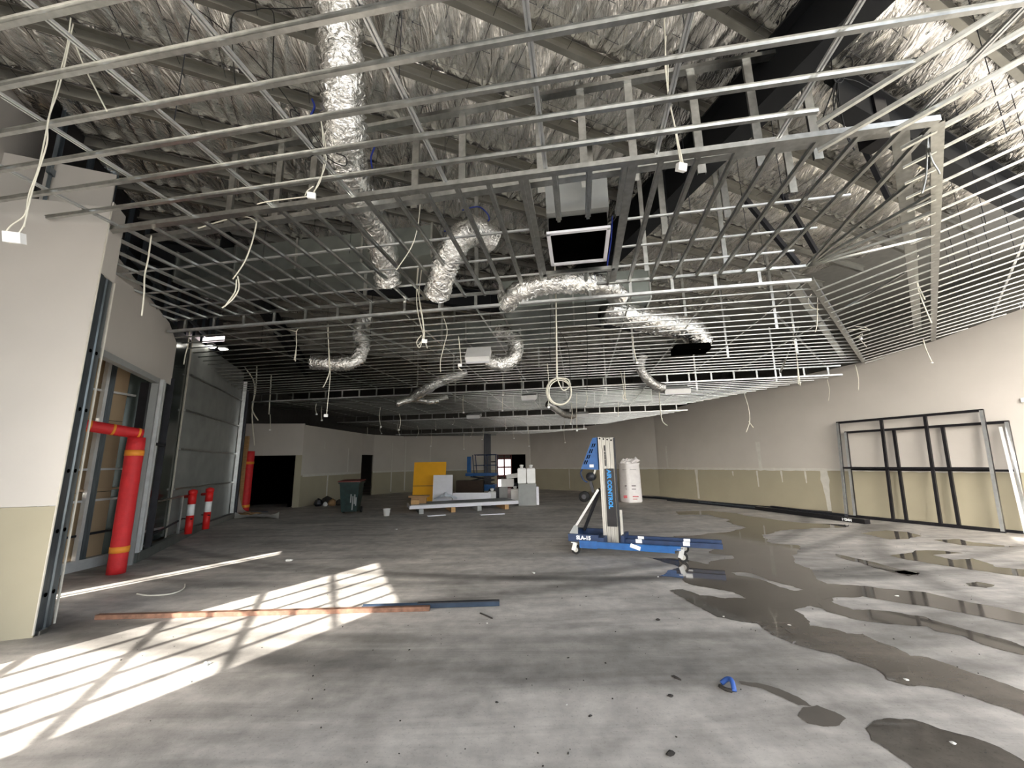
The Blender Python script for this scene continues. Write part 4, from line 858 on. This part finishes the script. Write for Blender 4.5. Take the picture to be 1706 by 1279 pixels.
# ------------------------------------------------------------------ red wrapped posts, bollards, left bits
def wrapped_post(label, base, top, r, bands, name='wrapped_post'):
    t = thing(name, label, 'post', base if base.z < top.z else top, 0); d = top - base; n = 18; rad = [r * (1 + .05 * noise.noise(Vector((i * .7, base.x, 0)))) for i in range(n + 1)]
    MB().tube([base + d * (i / n) for i in range(n + 1)], r, 22, True, rad).build('foam_wrap', 'red_wrap', t, True)
    for b_ in bands: MB().tube([base + d * (b_ - .022), base + d * (b_ + .022)], r * 1.06, 22).build('tape_band', 'orange_tape', t, True)
    return t
b0 = fl(193, 955); wrapped_post('tall red foam-wrapped post with orange tape bands beside the left opening', b0, b0 + Vector((0, 0, 2.06)), .115, (.88, .17))
wrapped_post('red foam-wrapped horizontal pipe with orange tape across the left opening', at(134, 707, 6.1), at(236, 723, 6.75), .085, (.12, .5, .93), 'wrapped_pipe')
b0 = fl(407, 851); wrapped_post('red wrapped pipe standing by the back left opening', b0, b0 + Vector((.0, 0, 2.15)), .15, (.80, .08))
for lab, px in (('nearer red and white pipe post before the duct riser', (315, 873)), ('farther red and white pipe post before the duct riser', (344, 866))):
    b0 = fl(*px) * .86; b0.z = 0; b0 = fl(*px); b0 = Vector((0, 0, EYE)).lerp(b0, .80); b0.z = .1
    t = thing('pipe_post', lab, 'pipe post', b0, 0, 'red and white pipe posts')
    MB().cyl((0, 0, 0), (0, 0, .40), .075, 18).build('lower_pipe', 'red_plastic', t, True, world=False); MB().cyl((0, 0, .40), (0, 0, .65), .072, 18).build('white_sleeve', 'white_plastic', t, True, world=False); MB().cyl((0, 0, .65), (0, 0, .88), .08, 18).build('upper_pipe', 'red_plastic', t, True, world=False)
    MB().cyl((-.2, .02, .82), (.06, -.03, .84), .035, 14).build('side_branch', 'red_plastic', t, True, world=False); MB().cyl((-.15, .02, .33), (.1, -.06, .33), .015, 8).build('clamp_bar', 'dark_steel', t, True, world=False); MB().lathe([(.05, .86), (.09, .88), (.09, .95), (.03, .98)], (0, 0, 0), 16).build('cap', 'red_plastic', t, True, world=False)
# bent plasterboard, timber post, torn sheet
b0 = fl(392, 856) + Vector((-.22, -.1, 0)); t = thing('bent_sheet', 'bowed plasterboard sheet leaning beside the duct riser', 'sheet', b0); mb = MB()
prof = [(.30, 0), (.10, .12), (-.05, .5), (-.12, 1.0), (-.14, 1.6), (-.14, 2.3)]
pv = [b0 + Vector((x, 0, z)) for x, z in spline([Vector((a_, z_, 0)) for a_, z_ in prof], 4) for _ in (0,)] if False else [b0 + Vector((q.x, .1, q.y)) for q in spline([Vector((a_, z_, 0)) for a_, z_ in prof], 4)]
for a_, b_ in zip(pv, pv[1:]): mb.slab([a_, b_, b_ + Vector((-.1, .7, 0)), a_ + Vector((-.1, .7, 0))], (.012, -.004, 0))
mb.build('board', 'plaster', t)
b0 = fl(398, 856) + Vector((-.5, .8, 0)); tag(MB().bar(b0, b0 + Vector((0, 0, 2.7)), .12, .10, up=(0, 1, 0)).build('timber_post', 'timber', None, loc=b0), 'upright timber post behind the bowed sheet', 'post')
b0 = fl(425, 866); t = thing('torn_sheet', 'torn white sheet curling up on the floor by the duct riser', 'sheet', b0); mb = MB()
for i in range(14):
    for j in range(2): pass
g = [[fl(390 + 74 * i / 14, 868 - 3 * math.sin(i / 14 * 3.1) - 8 * (j / 3)) + Vector((0, 0, .02 + ((.10 + .14 * (abs(i - 7) / 7) ** 3) if j == 0 else .0) + .02 * noise.noise(Vector((i * .8, j * 1.3, 0))))) for i in range(15)] for j in range(4)]
k0 = len(mb.v)
for row in g: mb.v += row
for j in range(3):
    for i in range(14): k = j * 15 + i; mb.f.append((k, k + 1, k + 16, k + 15))
mb.build('paper_face', 'white_plastic', t, True)
for k in range(3): MB().box(fl(408 + 12 * k, 858 - 2 * k) + Vector((0, 0, .04)), (.5, .2, .03), rz=.4 * k, ry=.08).build('offcut', 'cardboard' if k < 2 else 'dark_steel', t)

# ------------------------------------------------------------------ bin, bucket, boards, crates
b0 = fl(584, 855); t = thing('wheelie_bin', 'dark green wheelie bin splashed with plaster at the back left', 'bin', b0, R(8))
mb = MB(); mb.v = [Vector(p) for p in ((-.24, -.27, .08), (.24, -.27, .08), (.24, .27, .08), (-.24, .27, .08), (-.31, -.36, 1.0), (.31, -.36, 1.0), (.31, .36, 1.0), (-.31, .36, 1.0))]; mb.f = [(0, 3, 2, 1), (4, 5, 6, 7), (0, 1, 5, 4), (1, 2, 6, 5), (2, 3, 7, 6), (3, 0, 4, 7)]; mb.build('body', 'bin_green', t, world=False)
MB().box((0, 0, 1.0), (.68, .78, .05)).build('rim', 'bin_green', t, world=False); MB().slab([(-.36, -.41, 1.03), (.36, -.41, 1.03), (.36, .40, 1.06), (-.36, .40, 1.06)], (0, 0, .03)).build('lid', 'bin_lid', t, world=False); MB().cyl((-.28, .44, 1.02), (.28, .44, 1.02), .02, 10).build('handle_bar', 'bin_green', t, world=False)
for sx in (-1, 1): wh = MB().cyl((sx * .26, .24, .1), (sx * .31, .24, .1), .1, 18).build('wheel', 'rubber', t, world=False); MB().cyl((sx * .255, .24, .1), (sx * .315, .24, .1), .05, 14).build('hub', 'dark_steel', wh, world=False)
for x_, z_, l_ in ((.06, .62, .5), (.12, .5, .72), (.18, .6, .55), (.22, .42, .3)): MB().box((x_, -.322, z_), (.035, .008, l_), rx=-.1).build('plaster_splash', 'grey_board', t, world=False)
b0 = fl(644, 859); t = thing('bucket', 'small white bucket on the floor left of the board stack', 'bucket', b0); MB().lathe([(.085, 0), (.11, .2), (.115, .2), (.118, .215), (.10, .215), (.10, .19)], (0, 0, 0), 20).build('pail', 'white_plastic', t, True, world=False); MB().tube([Vector((.115 * math.cos(a_ * .314), -.02 - .02 * math.sin(a_ * .314), .2 - .08 * math.sin(a_ * .314))) for a_ in range(11)], .004, 5).build('handle_bar', 'steel', t, True, world=False)
# long stack of boards on bearers
a, b = fl(682, 857), fl(864, 847); d = (b - a).normalized(); nv = Vector((-d.y, d.x, 0)); Ln = (b - a).length
for lev, (z, th, off, s0, s1, m) in enumerate(((.16, .10, 0, 0, Ln, 'white_board'), (.262, .018, .02, .05, Ln - .1, 'grey_board'))):
    t = thing('board_pack', ('thick pale pack of long boards raised on bearers' if lev == 0 else 'thin grey sheet lying on top of the long board pack'), 'boards', a + Vector((0, 0, z)))
    for k in range(4 if lev == 0 else 1): MB().slab([a + d * s0 + nv * off + Vector((0, 0, z + k * .026)), a + d * s1 + nv * off + Vector((0, 0, z + k * .026)), a + d * s1 + nv * 1.15 + Vector((0, 0, z + k * .026)), a + d * s0 + nv * 1.15 + Vector((0, 0, z + k * .026))], (0, 0, .023 if lev == 0 else th)).build('board', m, t)
for i, f_ in enumerate((.10, .38, .62, .88)):
    p = a + d * (Ln * f_) + nv * .55; t = tag(MB().bar(p - nv * .6 + Vector((0, 0, .08)), p + nv * .55 + Vector((0, 0, .08)), .14, .15).build('bearer', 'timber' if i % 2 else 'grey_board', None, loc=(p.x, p.y, 0)), f'{ordn[i]} bearer from the left under the long board pack', 'bearer', 'bearers under the board pack')
for lab, x0, x1, yb in (('white offcut strip on the floor under the board pack', 712, 742, 860), ('thin white strip on the floor beside the board pack', 800, 840, 858)):
    a_, b_ = fl(x0, yb), fl(x1, yb - 2); tag(MB().bar(a_ + Vector((0, 0, .012)), b_ + Vector((0, 0, .012)), .14, .02).build('offcut_strip', 'white_board', None, loc=(a_.x, a_.y, 0)), lab, 'offcut')
def lean_panel(label, pxl, pxr, yb, hgt, m, lean=.12, th=.02, name='leaning_panel'):
    a_, b_ = fl(pxl, yb), fl(pxr, yb); b_ = a_ + (b_ - a_); t = thing(name, label, 'panel', (a_ + b_) / 2); v = [a_, b_, b_ + Vector((0, lean, hgt)), a_ + Vector((0, lean, hgt))]; MB().slab(v, (0, th, 0)).build('sheet', m, t); return t
t = lean_panel('large yellow panel standing behind the board pack', 686, 741, 841, 1.64, 'yellow_board', .25)
a_ = fl(686, 841); b_ = fl(741, 841); MB().bar(a_ + Vector((0, .09, .72)), b_ + Vector((0, .09, .72)), .008, .02).build('seam', 'copper_brown', t)
lean_panel('pale grey square panel leaning in front of the yellow panel', 720, 753, 843, 1.14, 'white_board', .15)
lean_panel('long low pale panel behind the board pack', 753.5, 818, 842, .46, 'white_board', .10)
a_ = fl(745, 842) + Vector((0, -.35, .285)); t = thing('plastic_film', 'crumpled pale plastic film on the board pack', 'film', a_); mb = MB()
for i in range(9):
    for j in range(7): x = (i - 4) / 4; y_ = (j - 3) / 3; mb.v.append(a_ + Vector((.42 * x, .22 * y_, max(0, .26 * (1 - abs(x)) * (1 - .6 * abs(y_)) + .07 * noise.noise(Vector((i * .9, j * .9, 1)))))))
for i in range(8):
    for j in range(6): k = i * 7 + j; mb.f.append((k, k + 7, k + 8, k + 1))
mb.build('fold', 'film', t)
b0 = a + d * .15 + nv * .55 + Vector((0, 0, .285))
tag(MB().box(b0 + Vector((.2, 0, .10)), (.48, .26, .18), rz=.1).box(b0 + Vector((.2, 0, .23)), (.62, .34, .06), rz=-.05).build('cardboard_carton', 'cardboard', None, loc=b0), 'flattened brown carton on the left end of the board pack', 'carton')
tag(MB().box(b0 + Vector((.12, -.22, .06)), (.26, .12, .14), rz=.2).build('timber_block', 'timber', None, loc=b0 + Vector((.1, -.2, 0))), 'pale timber block beside the brown carton', 'block')
# white square-shouldered containers and cartons
def container(label, p, wd, hgt, dp, rz=0, cap=True, m='white_plastic'):
    t = thing('white_container', label, 'container', p, rz, 'white containers beside the board pack')
    b_ = .03; mb = MB(); P_ = [(-wd / 2, -dp / 2), (wd / 2, -dp / 2), (wd / 2, dp / 2), (-wd / 2, dp / 2)]; k = 0
    for z, ins in ((0, .02), (.03, 0), (hgt - .04, 0), (hgt, .03)):
        mb.v += [Vector((x - math.copysign(ins, x), y_ - math.copysign(ins, y_), z)) for x, y_ in P_]
    for i in range(3):
        for j in range(4): mb.f.append((i * 4 + j, i * 4 + (j + 1) % 4, i * 4 + 4 + (j + 1) % 4, i * 4 + 4 + j))
    mb.f += [(3, 2, 1, 0), (12, 13, 14, 15)]; mb.build('body', m, t, world=False)
    if cap: MB().lathe([(.055, hgt), (.055, hgt + .05), (.075, hgt + .05), (.075, hgt + .11), (.02, hgt + .12)], (0, 0, 0), 16).build('cap', m, t, True, world=False)
    return t
def pos(x, y): return fl(x, y)
g0 = pos(880, 838)
container('white capped container, left of the pair on the grey crate', at(869.5, 805, 15.6), .31, .56, .3); container('white capped container, right end of the pair on the grey crate', at(885, 805, 15.6), .31, .56, .3)
p = fl(879, 837); p = Vector((0, 0, EYE)).lerp(p, 15.6 / p.y); p.z = 0
zt = at(878, 805, 15.6).z
t = thing('grey_crate', 'grey panelled crate carrying two capped white containers', 'crate', p); MB().box((0, .2, zt / 2), (.66, .5, zt - .01)).build('body', 'grey_board', t, world=False); MB().box((.37, .15, zt / 2 - .05), (.09, .5, zt * .8)).build('side_panel', 'white_board', t, world=False)
container('white capped container standing beside the grey crate', Vector((fl(858.5, 837).x, fl(858.5, 837).y, 0)), .33, .52, .3)
container('white capped container at the right end of the long low panel', Vector((fl(820, 837).x, fl(820, 837).y, 0)), .31, .44, .28)
t = tag(MB().box(fl(838, 837) + Vector((.02, .2, .3)), (.33, .5, .6)).build('grey_carton', 'grey_board', None, loc=fl(838, 837)), 'grey carton between two capped white containers', 'carton')
t = tag(MB().box(fl(829, 836) + Vector((.0, .4, .28)), (.2, .3, .56)).build('dark_carton', 'dark_steel', None, loc=fl(829, 836)), 'dark carton behind the low panel end', 'carton')
p = fl(846, 837) + Vector((0, .25, .60)); t = thing('white_carton', 'white carton lying on top of the grey carton', 'carton', p); MB().box((0, 0, .16), (.52, .4, .31)).build('box', 'white_plastic', t, world=False)
p2 = p + Vector((.2, .02, .325)); t = thing('white_carton', 'white carton tilted on the topmost of the pile', 'carton', p2); MB().box((0, 0, .10), (.5, .35, .17), ry=-.12).build('box', 'white_plastic', t, world=False)
p3 = p + Vector((.36, -.1, -.0)); t = thing('dark_bundle', 'dark crumpled wrap between the carton and the containers', 'wrap', p3); MB().lathe([(.05, .0), (.16, .03), (.14, .1), (.03, .16)], (0, 0, 0), 10).build('fold', 'dark_steel', t, world=False)
t = tag(MB().box(fl(777, 832) + Vector((0, 1.6, .38)), (1.3, .5, .76)).build('dark_crate', 'dark_brown', None, loc=fl(777, 832) + Vector((0, 1.6, 0))), 'large dark brown crate behind the pale panels', 'crate')
# scissor lift
p = fl(801, 826) + Vector((0, 1.0, 0)); t = thing('scissor_lift', 'blue scissor lift parked at the back behind the white cartons', 'scissor lift', p, R(-6)); w_ = 1.55
def S(mb, name, m, parent=t): return mb.build(name, m, parent, world=False)
S(MB().box((0.05, 0, .35), (1.3, .7, .3)), 'chassis', 'blue_paint')
for sx in (-.5, .55):
    for sy in (-.36, .36): wh = S(MB().cyl((sx, sy - .05, .17), (sx, sy + .05, .17), .17, 18), 'wheel', 'rubber'); S(MB().cyl((sx, sy - .055, .17), (sx, sy + .055, .17), .08, 14), 'hub', 'blue_dark', wh)
for sy in (-.28, .28):
    for z in (.5, .7): S(MB().bar((-.55, sy, z), (.6, sy, z + .2), .05, .06), 'scissor_arm', 'dark_steel'); S(MB().bar((.6, sy, z), (-.55, sy, z + .2), .05, .06), 'scissor_arm', 'dark_steel')
S(MB().box((0, 0, 1.0), (1.6, .76, .14)), 'platform', 'blue_paint'); S(MB().box((-.62, -.3, 1.5), (.2, .14, .8)), 'control_box', 'blue_paint')
for z in (1.45, 1.98):
    for sy in (-.36, .36): S(MB().cyl((-.35, sy, z), (.76, sy, z), .022, 8), 'guard_rail', 'blue_dark')
    S(MB().cyl((.76, -.36, z), (.76, .36, z), .022, 8), 'guard_rail', 'blue_dark')
for sx in (-.35, .2, .76):
    for sy in (-.36, .36): S(MB().cyl((sx - (.08 if sx < 0 else 0), sy, 1.98), (sx, sy, 1.05), .022, 8), 'guard_post', 'blue_dark')
S(MB().box((.62, -.3, 1.62), (.25, .1, .06)), 'tool_tray', 'black_paint')
# low pile by the side wall
b0 = fl(530, 843); t = thing('rubbish_pile', 'low pile of dark bags and offcuts against the back left wall', 'rubbish', b0)
for k, (dx, dy, s_, m) in enumerate(((0, 0, .18, 'dark_steel'), (.25, .2, .22, 'dark_scrap'), (.5, .1, .16, 'cardboard'), (.3, -.05, .10, 'white_plastic'), (.75, .2, .14, 'dark_scrap'))):
    mb = MB().lathe([(s_ * .6, 0), (s_, s_ * .5), (s_ * .8, s_ * 1.3), (.02, s_ * 1.7)], b0 + Vector((dx, dy, 0)), 10)
    for i, q in enumerate(mb.v): mb.v[i] = q + Vector((noise.noise(q * 5), noise.noise(q * 5 + Vector((4, 0, 0))), 0)) * .05
    mb.build('bag', m, t)

# ------------------------------------------------------------------ things lying on the slab
a, b = fl(82, 1034), fl(716, 1017); a = Vector((-4.45, 4.72, 0)); 
tag(MB().bar(a + Vector((0, 0, .025)), b + Vector((0, 0, .025)), .055, .045).build('steel_length', 'copper_brown', None, loc=a), 'long rusty brown steel length lying across the sunlit floor', 'steel bar')
a, b = fl(600, 1019) + Vector((0, .06, 0)), fl(832, 1009); d = (b - a).normalized()
t = thing('steel_length', 'dark blue-grey steel length at the end of the rusty one', 'steel bar', a); MB().sweep(a + Vector((0, 0, .006)), b + Vector((0, 0, .006)), usec(.05, .045)).build('channel', 'steel_blue', t); MB().bar(b - d * .9 + Vector((0, .0, .055)), b + Vector((0, 0, .055)), .045, .012).build('cover_strip', 'dark_steel', t)
t = thing('loose_wire', 'loose pale wire curved on the floor near the left opening', 'wire', fl(270, 990)); MB().tube(spline([fl(228, 990), fl(250, 993), fl(285, 990), fl(305, 982), fl(308, 974)], 6), .008, 6).build('strand', 'white_cable', t, True)
for v_ in t.children[0].data.vertices: v_.co.z += .009
t = thing('thin_stick', 'thin dark stick on the floor below the steel length', 'stick', fl(810, 1026)); MB().bar(fl(800, 1022) + Vector((0, 0, .006)), fl(820, 1031) + Vector((0, 0, .006)), .012, .01).build('rod', 'dark_scrap', t)
t = thing('blue_scrap', 'blue plastic scrap lying on the near floor', 'scrap', fl(1215, 1148)); p = fl(1215, 1148); MB().tube(spline([p + Vector((-.02, .06, .012)), p + Vector((.01, .03, .05)), p + Vector((.02, -.01, .055)), p + Vector((.01, -.05, .012))], 5), .016, 8).build('hook', 'blue_scrap', t, True); MB().tube(spline([p + Vector((-.05, .03, .008)), p + Vector((-.035, -.02, .012)), p + Vector((.0, -.04, .01))], 4), .012, 6).build('tail', 'dark_scrap', t, True)
def scrap(label, px, s_, m, h_=.03):
    s_ *= .62; h_ = s_ * .55
    p = fl(*px); mb = MB().lathe([(s_ * .7, 0), (s_, h_ * .5), (s_ * .6, h_), (.004, h_ * 1.2)], p, 8)
    for i, q in enumerate(mb.v): mb.v[i] = q + Vector((noise.noise(q * 25), noise.noise(q * 25 + Vector((4, 0, 0))), 0)) * s_ * 1.5
    return tag(mb.build('scrap', m, None, loc=p), label, 'scrap', 'scraps on the slab')
for lab, px, s_, m in (('dark crumpled scrap nearest the bottom of the floor', (1118, 1257), .035, 'dark_scrap'), ('brown leaf-like scrap on the open floor below the lift', (983, 1194), .03, 'dark_scrap'), ('white screwed-up paper on the floor before the left kerb', (482, 934), .07, 'paper_scrap'), ('white scrap on the floor left of the lift', (890, 955), .05, 'paper_scrap'), ('pale scrap lying in the sunlit band', (345, 1106), .05, 'paper_scrap'), ('small white chip on the floor below the dark stick', (812, 1038), .016, 'paper_scrap'), ('white chip on the bare slab left of the puddles', (944, 1174), .012, 'paper_scrap'), ('dark chip in the tyre track', (947, 1096), .016, 'dark_scrap'), ('dark chip to the right of the tyre track', (1009, 1105), .018, 'dark_scrap'), ('dark pellet on the bare slab', (827, 1170), .016, 'dark_scrap'), ('dark flakes beside the blue scrap', (1128, 1130), .035, 'dark_scrap'), ('dark twig below the blue scrap', (1117, 1160), .025, 'dark_scrap'), ('white chip at the puddle edge under the lift', (1096, 961), .025, 'paper_scrap'), ('dark stone chip near the puddle edge', (1097, 1033), .03, 'dark_scrap'), ('pale pebble in the long puddle arm', (1316, 1042), .022, 'paper_scrap'), ('white pebble at the puddle rim', (1205, 1027), .02, 'paper_scrap'), ('pale pebble far along the wet band', (1494, 993), .03, 'paper_scrap'), ('pale chip in the wide wet band', (1510, 1132), .025, 'paper_scrap'), ('white scrap in the mid floor by the bin', (660, 882), .05, 'paper_scrap'), ('pale flake in the near puddle', (1590, 1240), .02, 'paper_scrap')):
    scrap(lab, px, s_, m)
# fine grit nobody could count
mb = MB()
for k in range(300):
    y_ = random.uniform(2.4, 9); x_ = random.uniform(-.9, 1.1) * y_; s_ = random.uniform(.002, .006)
    if x_ < -.42 * y_ - 2.6: continue
    mb.box((x_, y_, s_ * .5), (s_, s_ * random.uniform(.6, 2.5), s_), rz=random.uniform(0, 3))
tag(mb.build('grit', 'dark_scrap'), 'fine dark grit scattered over the slab', 'grit', kind='stuff')
